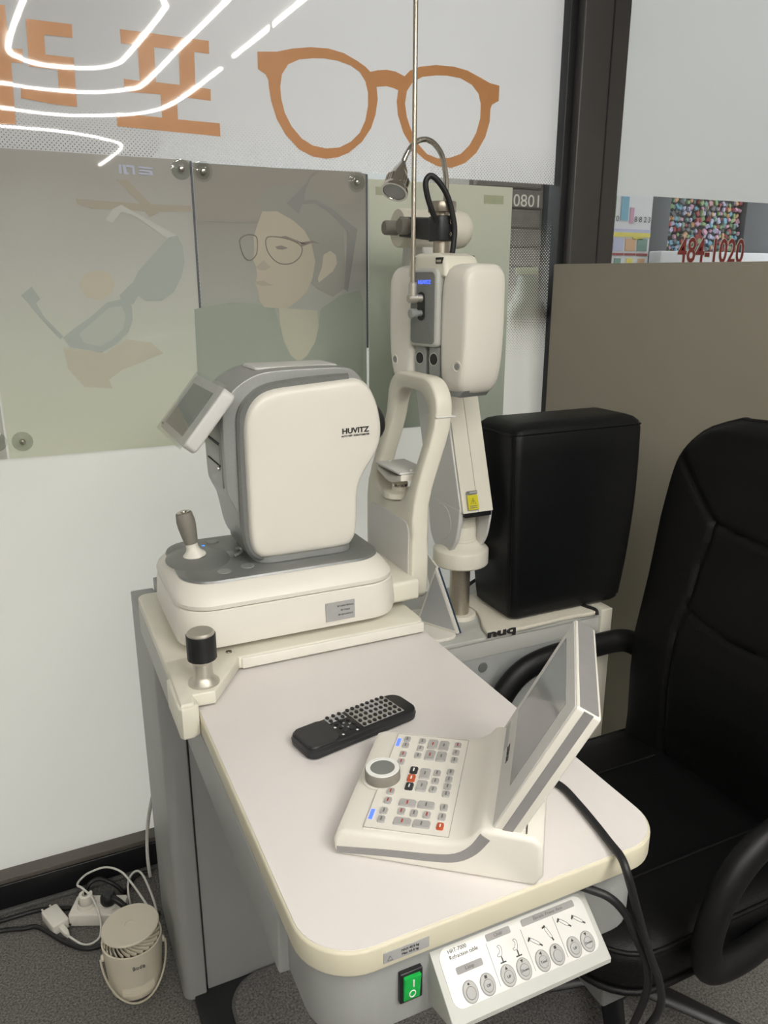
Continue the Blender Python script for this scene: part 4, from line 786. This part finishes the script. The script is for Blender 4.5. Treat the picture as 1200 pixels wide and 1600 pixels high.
# ---------------------------------------------------------------- cushion, bag, stand on the side cabinet
cu_ = thing('box_cushion', 'black vinyl box cushion standing on the grey cabinet', 'cushion', (1.09, 1.41, .716))
def cu_ring(z, k):
    t = (z-.716)/.44
    x0, x1 = .938-.006*t, 1.252+.036*t; y0, y1 = 1.332+.010*t, 1.495+.012*t
    b_ = .008*math.sin(math.pi*t)
    return [(x, y, z+(.010*math.sin((x-x0)/(x1-x0)*9)*max(0, t-.93)*10)) for x, y in rr(x0-b_+k, y0-b_+k, x1+b_-k, y1+b_-k, .022-.4*k, 6)]
rg = [cu_ring(.7165, .020), cu_ring(.719, .008), cu_ring(.727, .001)]+[cu_ring(.727+.40*i/12, 0) for i in range(1, 12)]+[cu_ring(1.135, .0), cu_ring(1.148, .004), cu_ring(1.155, .014), cu_ring(1.158, .030)]
loft('cover', rg, 'black_vinyl', cu_, ang=60)
tube('seam', [(p[0], p[1], p[2]) for p in cu_ring(1.142, .0005)], .0022, 'black_vinyl', cu_, k=1, seg=6, closed=True, smooth=False)
for xx in (.934, 1.250):
    tube('seam', [(xx-(.004 if xx < 1 else -.012)*t+( .004 if xx < 1 else -.004)+(-.005 if xx < 1 else .012)*math.sin(math.pi*t), 1.336+.010*t-.008*math.sin(math.pi*t), .735+.40*t) for t in [i/10 for i in range(11)]], .0018, 'black_vinyl', cu_, k=2, seg=6)
bg_ = thing('tote_bag', 'flat white cloth bag with black letters lying under the black cushion', 'bag', (1.0, 1.40, .706))
bag_o = [(.868, 1.335), (.880, 1.312), (.955, 1.305), (1.08, 1.309), (1.165, 1.306), (1.168, 1.36), (1.16, 1.50), (.93, 1.515), (.905, 1.42)]
prism('cloth', [(p.x, p.y) for p in catmull([(a, b, 0) for a, b in bag_o], 4, True)], 'xy', .7055, .7150, 'tote_cloth', bg_, bev=.003)
for i_, s_ in enumerate('nu'): pass
text('print', 'bnu', .024, 'ink', bg_, frame((.897, 1.3060, .7098), (-1, 0, 0), (0, 0, -1), (0, -1, 0)), bold=.0008, ext=.0012, sx=2.1)
tube('strap', [(1.158, 1.30, .7085), (1.160, 1.31, .716), (1.150, 1.34, .7175), (1.142, 1.40, .7175)], .0045, 'rubber', bg_, k=5, seg=8)
tube('strap', [(.905, 1.520, .712), (.925, 1.515, .735), (.955, 1.510, .755), (1.0, 1.512, .757)], .0045, 'rubber', bg_, k=5, seg=8)
ts = thing('tent_stand', 'white triangular desktop stand with blue edged card beside the steel pole', 'stand', (.765, 1.39, .705))
tray = prism('tray', rr(.690, 1.330, .803, 1.50, (.02, .02, .01, .022), 6), 'xy', .7055, .713, 'white_plastic', ts, bev=.002)
# A-shaped plate: triangle faces left-front, ridge runs back
A_, B_, C_ = Vector((.7525, 1.435, .7135)), Vector((.803, 1.338, .7135)), Vector((.770, 1.385, .858))
nrm3 = (B_-A_).cross(C_-A_).normalized()
if nrm3.y > 0: nrm3 = -nrm3
def tri_plate(name, P, th, m, parent):
    bm = bmesh.new(); a = [bm.verts.new(p) for p in P]; b = [bm.verts.new(p-nrm3*th) for p in P]
    bm.faces.new(a); bm.faces.new(b)
    for i in range(3): bm.faces.new((a[i], a[(i+1) % 3], b[(i+1) % 3], b[i]))
    bmesh.ops.bevel(bm, geom=bm.edges[:], offset=.0006, segments=1, affect='EDGES')
    return fin(bm, name, m, parent)
tf = tri_plate('frame', [A_, B_, C_], .004, 'white_plastic', ts)
cen = (A_+B_+C_)/3
tri_plate('card', [cen+(p-cen)*.88+nrm3*.0012 for p in (A_, B_, C_)], .002, 'card_grey', tf)
tri_plate('blue_backing', [p-nrm3*.0045+Vector((.004, 0, -.002)) for p in (A_, B_, C_)], .005, 'navy', tf)
D_ = C_+Vector((.012, .10, .018))
bm = bmesh.new(); th = Vector((0, 0, -.004)); q = [C_, B_, B_+Vector((.004, .11, 0)), D_]
a = [bm.verts.new(p-nrm3*.009) for p in q]; b = [bm.verts.new(p-nrm3*.009+Vector((-.003, 0, -.001))) for p in q]
bm.faces.new(a); bm.faces.new(b)
for i in range(4): bm.faces.new((a[i], a[(i+1) % 4], b[(i+1) % 4], b[i]))
fin(bm, 'side_wing', 'white_plastic', ts)
tube('holder_hook', [(.700, 1.44, .80), (.745, 1.455, .862), (.757, 1.455, .870), (.766, 1.455, .864), (.770, 1.455, .848)], .003, 'navy', ts, k=4, seg=8)
# ---------------------------------------------------------------- phoropter controller (local: +X towards screen, +Y away)
TH = math.radians(-38.0)
ct = thing('phoropter_controller', 'white control console with keypad, dial and raised screen on the table', 'controller', (.255, .672, .85), TH, local=True)
V0, V1 = -.010, .194
prof = [(.006, .000), (.000, .005), (-.001, .018), (.003, .0285), (.012, .0325), (.06, .0345), (.118, .0365), (.138, .0405), (.150, .048), (.157, .058), (.163, .060), (.176, .060), (.214, .058), (.223, .050), (.225, .012), (.218, .000)]
cb = prism('console', prof, 'xz', V0, V1, 'white_plastic', ct, bev=.006, seg=4, ang=40)
st = [(.004, .0075), (.06, .0130), (.110, .0165), (.135, .0215), (.152, .034), (.164, .052)]
sp_ = catmull([(a, b, 0) for a, b in st], 4); rings = []
for i, p in enumerate(sp_):
    t = (sp_[min(i+1, len(sp_)-1)]-sp_[max(i-1, 0)]).normalized(); n_ = Vector((-t.y, t.x, 0)); wd = .0038+.0022*i/len(sp_)
    a, b = p+n_*wd, p-n_*wd
    rings.append([(a.x, V0-.0008, a.y), (b.x, V0-.0008, b.y), (b.x, V0+.0015, b.y), (a.x, V0+.0015, a.y)])
loft('grey_stripe', rings, 'bar_grey', cb)
sl = .0019/.06*0+math.atan2(.0038, .11)
def KM(u, v, hgt=.0): return Matrix.Translation((u, v, .0332+.0345*u+hgt)) @ Matrix.Rotation(-math.atan(.0345), 4, 'Y')
pl = prism('keypad_panel', [(.0315, -.002), (.1250, -.002), (.1235, .184), (.0315, .184)], 'xy', -.001, .0006, 'white_plastic', ct, mtx=KM(0, 0))
tube('panel_line', [KM(u, v, .0007) @ Vector((0, 0, 0)) for u, v in ((.0315, -.002), (.1250, -.002), (.1235, .184), (.0315, .184))], .0004, 'key_grey', pl, closed=True, smooth=False, seg=4)
def key_mesh(name, a, b, m, r=.0022):
    bm = bmesh.new(); pts_ = rr(-a, -b, a, b, r, 3); lo = [bm.verts.new((x, y, 0)) for x, y in pts_]; hi = [bm.verts.new((x*.9, y*.9, .0019)) for x, y in pts_]; n = len(lo)
    bm.faces.new(hi); bm.faces.new(lo[::-1])
    for i in range(n): bm.faces.new((lo[i], lo[(i+1) % n], hi[(i+1) % n], hi[i]))
    me = bpy.data.meshes.new(name); bm.to_mesh(me); bm.free(); me.materials.append(MATS[m]); return me
def slab_mesh(name, a, b, m):
    bm = bmesh.new(); add_box(bm, (-a, -b, 0), (a, b, .0004)); me = bpy.data.meshes.new(name); bm.to_mesh(me); bm.free(); me.materials.append(MATS[m]); return me
KS = key_mesh('key', .0042, .0056, 'key_grey'); KB = key_mesh('key', .0062, .0105, 'key_grey'); KW = key_mesh('key', .0098, .0062, 'key_grey'); KD = key_mesh('key', .0048, .0068, 'key_dark'); KR = key_mesh('key', .0048, .0068, 'key_red')
MK = [slab_mesh('print', .0008, .0030, 'ink_grey'), slab_mesh('print', .0008, .0030, 'ink_red')]; MW = slab_mesh('print', .0008, .0030, 'white_ink')
rowkeys = dict(s=[(.0457, .1723), (.0461, .1585), (.0657, .171), (.0659, .1549), (.0658, .1388), (.1114, .1699), (.1114, .1533), (.1116, .1372), (.095, .107), (.0954, .0912), (.0953, .075), (.1107, .0975), (.1112, .0836), (.1115, .0692), (.0478, .0277), (.0481, .0133), (.0817, .0295), (.1131, .045), (.1133, .029), (.0469, .1388), (.0477, .1228), (.1108, .1117), (.0477, .063), (.0482, .0463), (.0672, .0303), (.0961, .0291)],
 d=[(.0665, .1078), (.067, .0761)], r=[(.0664, .092), (.1136, .013)], b=[(.08, .1664), (.0944, .1655), (.0803, .1425), (.0946, .1418), (.0809, .1033), (.0812, .0794)], w=[(.0709, .0456), (.0924, .0457), (.0715, .0135), (.0929, .013)])
RED = {(.0469, .1388), (.0477, .1228), (.0477, .063), (.0482, .0463), (.0672, .0303), (.0961, .0291), (.0709, .0456), (.0715, .0135), (.08, .1664), (.0803, .1425), (.1114, .1699)}
for k_, me in (('s', KS), ('d', KD), ('r', KR), ('b', KB), ('w', KW)):
    for (u, v) in rowkeys[k_]:
        o = copy_of(me, 'key', pl, (u, v, .0338+.0345*u)); o.rotation_euler = (0, -math.atan(.0345), 0)
        if (u, v) == (.1136, .013): o.scale = (.8, .8, 1)
        c = copy_of(MW if k_ in 'dr' else MK[1 if (u, v) in RED else 0], 'print', o, (0, 0, .0018))
for v in (.1647, .0204):
    x = .0355; box('indicator', (x-.0022, v-.0085, .0), (x+.0022, v+.0085, .0008), 'blue_led', pl, mtx=KM(0, 0, 0) , label='blue lit strip')
dm = KM(.0325, .0881, -.0005)
dl = lathe('dial_ring', [(0, 0), (.0245, 0), (.0245, .0012), (0, .0014)], 'white_plastic', ct, 36, dm)
dk = lathe('dial', [(0, .001), (.0210, .001), (.0212, .003), (.0212, .0135), (.0205, .0145), (0, .0145)], 'grey_rubber', ct, 40, dm)
lathe('dial_rim', [(.0145, .0146), (.0203, .0146), (.0200, .0156), (.0150, .0156), (.0145, .0146)], 'white_ink', dk, 40, dm)
lathe('dial_cap', [(0, .0140), (.0146, .0140), (.0146, .0150), (0, .0150)], 'dark_silver', dk, 40, dm)
# screen slab
a64 = math.radians(64); 
MMt = frame((.1665, 0, .050), (0, 1, 0), (math.cos(a64), 0, math.sin(a64)), (-math.sin(a64), 0, math.cos(a64)))
Lm = .180; W0, W1 = -.004, .204
ms = prism('screen_case', rr(W0, 0, W1, Lm, .004, 4), 'xy', -.027, 0, 'white_plastic', ct, bev=.002, mtx=MMt)
prism('bezel', rr(W0+.002, .002, W1-.002, Lm-.002, .003, 4), 'xy', -.001, .0008, 'cool_plastic', ms, bev=.0004, mtx=MMt)
prism('display', rr(.030, .043, .186, .160, .001, 2), 'xy', 0, .0011, 'screen_grey', ms, mtx=MMt)
box('side_stripe', (W0-.0006, .001, -.0185), (W0+.001, Lm-.001, -.0085), 'bar_grey', ms, mtx=MMt)
box('side_stripe', (W1-.001, .001, -.0185), (W1+.0006, Lm-.001, -.0085), 'bar_grey', ms, mtx=MMt)
box('top_panel', (W0+.003, Lm-.001, -.0235), (W1-.003, Lm+.0006, -.0035), 'bar_grey', ms, mtx=MMt)
text('brand_print', 'HUVITZ', .0085, 'ink', ms, MMt @ Matrix.Translation((.112, .026, .0012)) , bold=.0003, sx=1.1)
box('type_plate', (.135, .012, 0), (.19, .022, .0012), 'card_grey', ms, mtx=MMt)
box('vent_line', (.190, .02, .0585), (.2005, .0212, .0602), 'ink', cb); box('vent_line', (.205, -.004, .0590), (.2062, .05, .0596), 'ink', cb)
# console cable over the table edge, second cable below
o = tube('console_cable', [(.505, .690, .862), (.530, .682, .8548), (.545, .652, .8548), (.543, .615, .8548), (.537, .575, .8548), (.531, .545, .8555), (.526, .521, .8560), (.524, .506, .843), (.540, .502, .792), (.562, .500, .730), (.584, .500, .677), (.606, .515, .61), (.625, .56, .50), (.64, .60, .38)], .0046, 'rubber', None, k=7, seg=12)
tag(o, 'thick black cable running from the console over the table edge', 'cable')
o = tube('table_cable', [(.46, .575, .816), (.495, .536, .815), (.514, .519, .809), (.533, .511, .784), (.553, .511, .742), (.574, .512, .695), (.592, .525, .63), (.610, .565, .50), (.625, .60, .38)], .0046, 'rubber', None, k=7, seg=12)
tag(o, 'black cable coming from under the table top beside the button panel', 'cable')

# ---------------------------------------------------------------- remote control
rmL = Vector((.3685, .8750, .85)); rth = math.radians(11.67)
rm = thing('remote_control', 'black remote control with rows of small keys lying on the table', 'remote control', rmL, rth, local=True)
yb0, yb1 = -.0255, .0355
body = loft('remote_body', [[(x, y, z) for x, y in rr(-.0925+i_, yb0+i_, .0915-i_, yb1-i_, (.018-i_*.5, .014-i_*.5, .014-i_*.5, .018-i_*.5), 6)] for z, i_ in ((.0005, .004), (.003, .0005), (.010, 0), (.0155, .0012), (.0180, .0045))], 'black_plastic', rm, ang=40)
tube('case_line', [(x, y, .0095) for x, y in rr(-.0926, yb0-.0001, .0916, yb1+.0001, (.018, .014, .014, .018), 6)], .0003, 'ink', body, closed=True, smooth=False, seg=4)
loft_rr('grip_panel', [(.0165, -.0895, yb0+.003, -.0405, yb1-.003, .011), (.0192, -.0885, yb0+.0045, -.0415, yb1-.0045, .010)], 'black_plastic', rm)
mat('key_field', (150, 148, 142), .4, noise=.05, scale=100)
box('key_field', (-.0025, -.0175, .0170), (.0675, .0335-.001, .0183), 'key_field', rm, bev=.0003)
for x0, x1, y0, y1 in ((.022, .052, .003, .0325), (.036, .0675, -.0175, -.0095)): box('key_field', (x0, y0, .0181), (x1, y1, .0185), 'label_grey', rm)
RK = key_mesh('key', .0026, .0032, 'rubber', .0024)
for i in range(8):
    for j in range(5):
        copy_of(RK, 'key', rm, (.0012+i*.00868, .0296-j*.01075, .0183))
for x0, x1, y0, y1 in ((-.037, -.0075, .017, .032), ): box('key_field', (x0, y0, .0170), (x1, y1, .0183), 'label_grey', rm, bev=.0003)
for i in range(3):
    for j in range(2): copy_of(RK, 'key', rm, (-.0325+i*.0098, .0295-j*.0095, .0183))
for (x, y) in ((-.030, .010), (-.020, .013), (-.011, .010), (-.030, -.001), (-.009, -.002), (-.030, -.012), (-.019, -.012), (-.009, -.013)): copy_of(RK, 'key', rm, (x, y, .0180))
for (x, y) in ((-.036, .004), (-.036, -.0165), (-.014, -.018)): box('print', (x-.0014, y-.0016, .0178), (x+.0014, y+.0016, .0183), 'white_ink', rm)
for dx, dy in ((-.006, 0), (.006, 0), (0, -.006), (0, .006)): prism('print', [(-.020+dx+.0022*math.cos(a), .001+dy+.0022*math.sin(a)) for a in (math.atan2(dy, dx), math.atan2(dy, dx)+2.1, math.atan2(dy, dx)-2.1)], 'xy', .0178, .0183, 'label_grey', rm)

# ---------------------------------------------------------------- patient chair, faces -X
ch = thing('patient_chair', 'black padded armchair with high back beside the table', 'chair', (.97, .945, 0))
CYc = .945
def interp(tab, z):
    for (z0, a0), (z1, a1) in zip(tab, tab[1:]):
        if z <= z1:
            t = (z-z0)/(z1-z0); t = t*t*(3-2*t) if False else t
            return a0+(a1-a0)*max(0, t)
    return tab[-1][1]
XE = [(.44, 1.150), (.51, 1.157), (.62, 1.158), (.71, 1.166), (.833, 1.196), (1.006, 1.230), (1.096, 1.250), (1.14, 1.266), (1.21, 1.285)]
NU, NV = 64, 96
def halfw(t):        # t 0..1 up the back
    w0 = .236+.030*min(t/.7, 1)
    if t > .78:
        q = (t-.78)/.22; w0 *= math.sqrt(max(0, 1-.66*q**3.2))
    return w0
def seam(y, z):
    ya = abs(y); g_ = 0.0
    def ln(d, w_=.0045, a=.008): return a*math.exp(-(d/w_)**2)
    yi = .130-.045*max(0, min(1, (z-.62)/-.25))-.0
    if z < .985: g_ += ln(ya-(.118+.03*math.cos((z-.75)*3.2)))
    if z >= .985 and ya > .13: g_ += ln(z-(.985+(ya-.145)*1.05), .0060)
    if ya < .147: g_ += ln(z-.985+.02*(1-(ya/.147)**2)); g_ += ln(z-.80+.03*(1-(ya/.147)**2))
    return g_
bm = bmesh.new(); front = []; back = []
for j in range(NV+1):
    t = j/NV; z = .445+.742*t; hw = halfw(t); fr_ = []; bk = []
    for i in range(NU+1):
        u = -1+2*i/NU; y = u*hw
        zz = z+ (.006*(1-u*u) if t > .9 else 0)
        edge = (1-abs(u)**6)
        x = interp(XE, z)+.034*(1-abs(u)**2.2)*(1 if t < .85 else 1-.6*(t-.85)/.15)+.012*abs(u)**10-.018*math.sin(math.pi*min(1, t*1.6))*(1-u*u)*.6
        x += seam(y, z)+.02*max(0, (t-.96)/.04)**2
        fr_.append(bm.verts.new((x, CYc+y, zz)))
        bk.append(bm.verts.new((interp(XE, z)+.055+.045*(1-abs(u)**3)*(1-max(0, (t-.9)/.1)*.5), CYc+y, zz)))
    front.append(fr_); back.append(bk)
for A in (front, back):
    for j in range(NV):
        for i in range(NU): bm.faces.new((A[j][i], A[j][i+1], A[j+1][i+1], A[j+1][i]))
for j in range(NV):
    for i in (0, NU): bm.faces.new((front[j][i], front[j+1][i], back[j+1][i], back[j][i]))
for j in (0, NV):
    for i in range(NU): bm.faces.new((front[j][i], front[j][i+1], back[j][i+1], back[j][i]))
edge_pts = [front[j][NU].co.copy() for j in range(6, NV+1, 3)]+[front[NV][i].co.copy() for i in range(NU-4, 3, -6)]+[front[j][0].co.copy() for j in range(NV, 5, -3)]
bkr = fin(bm, 'backrest', 'black_leather', ch, 60)
tube('piping', [(p.x+.008, p.y, p.z) for p in edge_pts], .0055, 'black_leather', bkr, k=2, seg=8)
seat_o = rr(.705, .690, 1.235, 1.205, (.04, .10, .10, .04), 8)
def seat_ring(z, k, dome=0): return [(x, y, z) for x, y in rr(.705+k, .690+k, 1.235-k, 1.205-k, (.04, .10-k*.5, .10-k*.5, .04), 8)]
st_ = loft('seat', [seat_ring(.372, .012), seat_ring(.378, .002), seat_ring(.395, -.003), seat_ring(.435, -.003), seat_ring(.449, .003), seat_ring(.459, .016), seat_ring(.464, .045), seat_ring(.468, .09)], 'black_leather', ch, ang=60)
tube('piping', seat_ring(.449, .002), .004, 'black_leather', st_, k=1, seg=8, closed=True, smooth=False)
tube('piping', seat_ring(.376, .000), .006, 'black_leather', st_, k=1, seg=8, closed=True, smooth=False)
for yy in (1.075, .815): tube('seat_seam', [(.715, yy, .453), (.76, yy, .4655), (.90, yy, .4695), (1.15, yy, .4695)], .003, 'black_leather', st_, k=4, seg=6)
for yy in (1.262, .648):
    s_ = 1 if yy > 1 else -1
    ar_ = tube('armrest', [(1.235, yy-s_*.030, .640), (1.20, yy-s_*.004, .652), (1.10, yy, .652), (1.00, yy, .650), (.925, yy, .630), (.875, yy, .580), (.850, yy, .510), (.852, yy, .450), (.885, yy-s_*.004, .418), (.96, yy-s_*.010, .408), (1.06, yy-s_*.03, .400)], .027, 'arm_black', ch, k=7, seg=16, r2=.021, up=(0, 1, 0))
mt_ = box('seat_plate', (.735, .735, .318), (1.10, 1.16, .372), 'dark_silver', ch, bev=.006)
lathe('gas_column', [(0, .09), (.030, .09), (.030, .20), (.022, .20), (.022, .320), (0, .320)], 'black_metal', ch, 28, Matrix.Translation((.95, .945, 0)))
lathe('base_hub', [(0, .06), (.045, .06), (.05, .075), (.045, .115), (0, .12)], 'black_plastic', ch, 28, Matrix.Translation((.95, .945, 0)))
for i in range(5):
    a = math.radians(20+72*i); ux, uy = math.cos(a), math.sin(a)
    lg = tube('base_leg', [(.95+ux*.03, .945+uy*.03, .092), (.95+ux*.16, .945+uy*.16, .082), (.95+ux*.285, .945+uy*.285, .066)], .024, 'black_plastic', ch, k=4, seg=10, r2=.014, rad=lambda t: 1-.4*t)
    lathe('castor', [(0, -.012), (.024, -.012), (.027, -.009), (.027, .009), (.024, .012), (0, .012)], 'black_plastic', lg, 20, axis((.95+ux*.28, .945+uy*.28, .0275), (-uy, ux, 0)))

# ---------------------------------------------------------------- floor things
mt2 = thing('floor_mat', 'dark grey carpet mat with stitched rounded corner in front of the pedestal', 'mat', (.6, 1.0, .0))
mpts = rr(.240, .42, .98, 1.308, (.01, .075, .05, .05), 8)
prism('mat_pile', mpts, 'xy', .0205, .030, 'carpet_mat', mt2, bev=.003)
tube('stitched_edge', [(x, y, .0275) for x, y in mpts], .0042, 'carpet_edge', mt2, k=1, seg=6, closed=True, smooth=False)
box('mat_backing', (.260, .45, 0.0), (.96, 1.095, .0205), 'black_plastic', mt2)
# portable fan
FX, FY = .071, 1.424
fn = thing('portable_fan', 'small beige portable fan with round lid and strap on the carpet', 'fan', (FX, FY, 0))
fmx = Matrix.Translation((FX, FY, 0))
fb = lathe('fan_body', [(0, .001), (.050, .001), (.0535, .004), (.0550, .012), (.0605, .100), (.0618, .118), (.0618, .121), (.0585, .122), (.0560, .112), (.050, .095), (0, .090)], 'beige_plastic', fn, 48, fmx)
lathe('fan_hub', [(0, .088), (.036, .090), (.038, .105), (.038, .134), (0, .136)], 'ink_grey', fn, 32, fmx)
lidm = fmx @ Matrix.Translation((0, .003, .141)) @ Matrix.Rotation(math.radians(-2), 4, 'X') @ Matrix.Rotation(math.radians(-3), 4, 'Y')
ld = lathe('fan_lid', [(0, 0), (.055, 0), (.0592, .003), (.0595, .006), (.0575, .0085), (.010, .0092), (.0095, .0084), (0, .0084)], 'beige_plastic', fn, 48, lidm)
fm_ = None
for i in range(26):
    a = 2*math.pi*i/26; P_ = []
    for s in range(6):
        r_ = .036+.0205*s/5; b = a+.65*s/5; P_.append((FX+r_*math.cos(b), FY+r_*math.sin(b), .128-.006*s/5))
    tube('fin', P_, .0016, 'beige_plastic', fn, k=1, seg=6, r2=.0060, smooth=False, up=(0, 0, 1))
strap = []
for i in range(25):
    t = i/24; a = math.pi*t      # from the left pin round the front, drooping
    strap.append((FX-.0665*math.cos(a)*1.0, FY-.0600*math.sin(a)*1.02-.004, .090-.083*math.sin(a)**1.15))
tube('carry_strap', strap, .0022, 'beige_plastic', fn, k=2, seg=8, r2=.0052, up=(0, 0, 1))
for s in (-1, 1): lathe('strap_pin', [(0, 0), (.007, 0), (.007, .004), (.004, .006), (0, .006)], 'beige_plastic', fn, 18, axis((FX+s*.0600, FY-.004, .092), (s, 0, 0)))
text('brand_print', 'Bodo', .012, 'ink_grey', fb, frame((FX+.004, FY-.0602, .092), (1, 0, 0), (0, .09, 1), (0, -1, .09)) , ext=.0012)
for j in range(9):
    tube('grille_line', [(FX+.0562*math.cos(a), FY+.0562*math.sin(a), .018+.0028*j) for a in [math.radians(-125+7*q) for q in range(11)]], .0007, 'beige_plastic', fb, k=1, seg=4, smooth=False)
# power strip
ps = thing('power_strip', 'white two-socket power strip by the window sill', 'power strip', (.015, 1.645, 0), math.radians(-24), local=True)
pb = prism('strip_body', rr(-.060, -.031, .062, .033, .006, 4), 'xy', .001, .034, 'white_plastic', ps, bev=.004)
sk = lathe('socket', [(0, 0), (.022, 0), (.022, .003), (.0205, .012), (.019, .012), (.0185, .004), (0, .004)], 'white_plastic', ps, 30, Matrix.Translation((-.026, .001, .034)))
prism('white_plug', [(.0155*math.cos(math.radians(a)), .0155*math.sin(math.radians(a))) for a in range(125, 416, 12)]+[(.008*math.cos(math.radians(a)), .008*math.sin(math.radians(a))) for a in range(415, 124, -20)], 'xy', .040, .066, 'white_plastic', ps, bev=.001, mtx=Matrix.Translation((-.026, .001, 0)))
lathe('socket', [(0, 0), (.022, 0), (.022, .003), (.0205, .006), (0, .006)], 'white_plastic', ps, 30, Matrix.Translation((.026, .001, .034)))
lathe('screw', [(0, 0), (.003, 0), (.003, .002), (0, .002)], 'chrome', pb, 12, axis((-.056, -.0315, .010), (0, -1, 0)))
bpg = thing('black_plug', 'black angled plug in the power strip, with its cable', 'plug', (.041, 1.634, .040))
lathe('plug_body', [(0, 0), (.0165, 0), (.019, .006), (.018, .018), (.012, .026), (0, .028)], 'rubber', bpg, 24, Matrix.Translation((.040, 1.636, .0405)))
tube('plug_cord', [(.044, 1.632, .058), (.062, 1.615, .050), (.085, 1.600, .026), (.108, 1.598, .008), (.150, 1.590, .005)], .0055, 'rubber', bpg, k=5, seg=10, rad=lambda t: 1.5-.7*t)
# charger and its white cable
cg = thing('charger', 'white USB wall charger lying on the carpet with its white cable', 'charger', (-.075, 1.655, 0))
cdir = Vector((.035, -.090, 0)).normalized(); cyd = Vector((-cdir.y, cdir.x, 0)); cmx = frame((-.092, 1.696, .001), cdir, cyd, (0, 0, 1))
cbd = prism('charger_body', rr(0, -.019, .068, .019, .005, 4), 'xy', 0, .026, 'white_plastic', cg, bev=.003, mtx=cmx)
for s in (-1, 1): lathe('prong', [(0, 0), (.0035, 0), (.0035, .008), (.0022, .008), (.0022, .018), (.001, .019), (0, .019)], 'white_plastic', cbd, 14, cmx @ axis((0, s*.0095, .013), (-1, 0, 0)))
prism('cable_plug', [(-.007, -.007), (.018, -.006), (.030, -.003), (.030, .003), (.018, .006), (-.007, .007)], 'xy', .006, .018, 'white_plastic', cg, bev=.002, mtx=cmx @ Matrix.Translation((.072, 0, 0)))
e0 = cmx @ Vector((.100, 0, .011))
tube('cable', [e0, (-.034, 1.576, .006), (-.018, 1.566, .0035), (-.002, 1.567, .0035), (.012, 1.580, .006), (.016, 1.605, .032), (.006, 1.640, .060), (-.014, 1.672, .072), (-.023, 1.690, .068), (-.018, 1.712, .062), (.004, 1.732, .060), (.045, 1.735, .060), (.078, 1.705, .058), (.098, 1.660, .050), (.116, 1.605, .042), (.124, 1.578, .036)], .0026, 'white_cord', cg, k=6, seg=8)
tube('cable', [(.088, 1.638, .004), (.086, 1.652, .030), (.092, 1.690, .040), (.112, 1.712, .042), (.127, 1.690, .040), (.138, 1.615, .030), (.140, 1.585, .018)], .0026, 'white_cord', cg, k=6, seg=8)
o = tube('floor_cable', [(-.60, 1.735, .0065), (-.30, 1.728, .0065), (-.20, 1.722, .0065), (-.116, 1.720, .0065), (-.060, 1.700, .0065), (-.045, 1.694, .0065)], .0052, 'rubber', None, k=6, seg=8)
tag(o, 'black cable along the sill, farther of the pair left of the power strip', 'cable')
o = tube('floor_cable', [(-.60, 1.700, .0060), (-.30, 1.692, .0060), (-.199, 1.690, .006), (-.150, 1.675, .006), (-.117, 1.664, .006), (-.062, 1.590, .006), (-.02, 1.552, .006), (.02, 1.546, .006), (.05, 1.52, .006)], .0052, 'rubber', None, k=6, seg=8)
tag(o, 'black cable on the carpet passing under the white charger', 'cable')
o = tube('floor_cable', [(-.01, 1.700, .010), (.000, 1.708, .045), (.028, 1.712, .050), (.060, 1.700, .030), (.080, 1.690, .008), (.098, 1.72, .007), (.12, 1.74, .007), (.148, 1.735, .007)], .0050, 'rubber', None, k=6, seg=8)
tag(o, 'black cable arching behind the power strip', 'cable')
o = tube('wall_cable', [(.146, 1.722, .005), (.145, 1.728, .06), (.150, 1.735, .12), (.158, 1.71, .2), (.170, 1.66, .30)], .0045, 'white_cord', None, k=6, seg=8)
tag(o, 'white cable hanging behind the grey pedestal', 'cable')
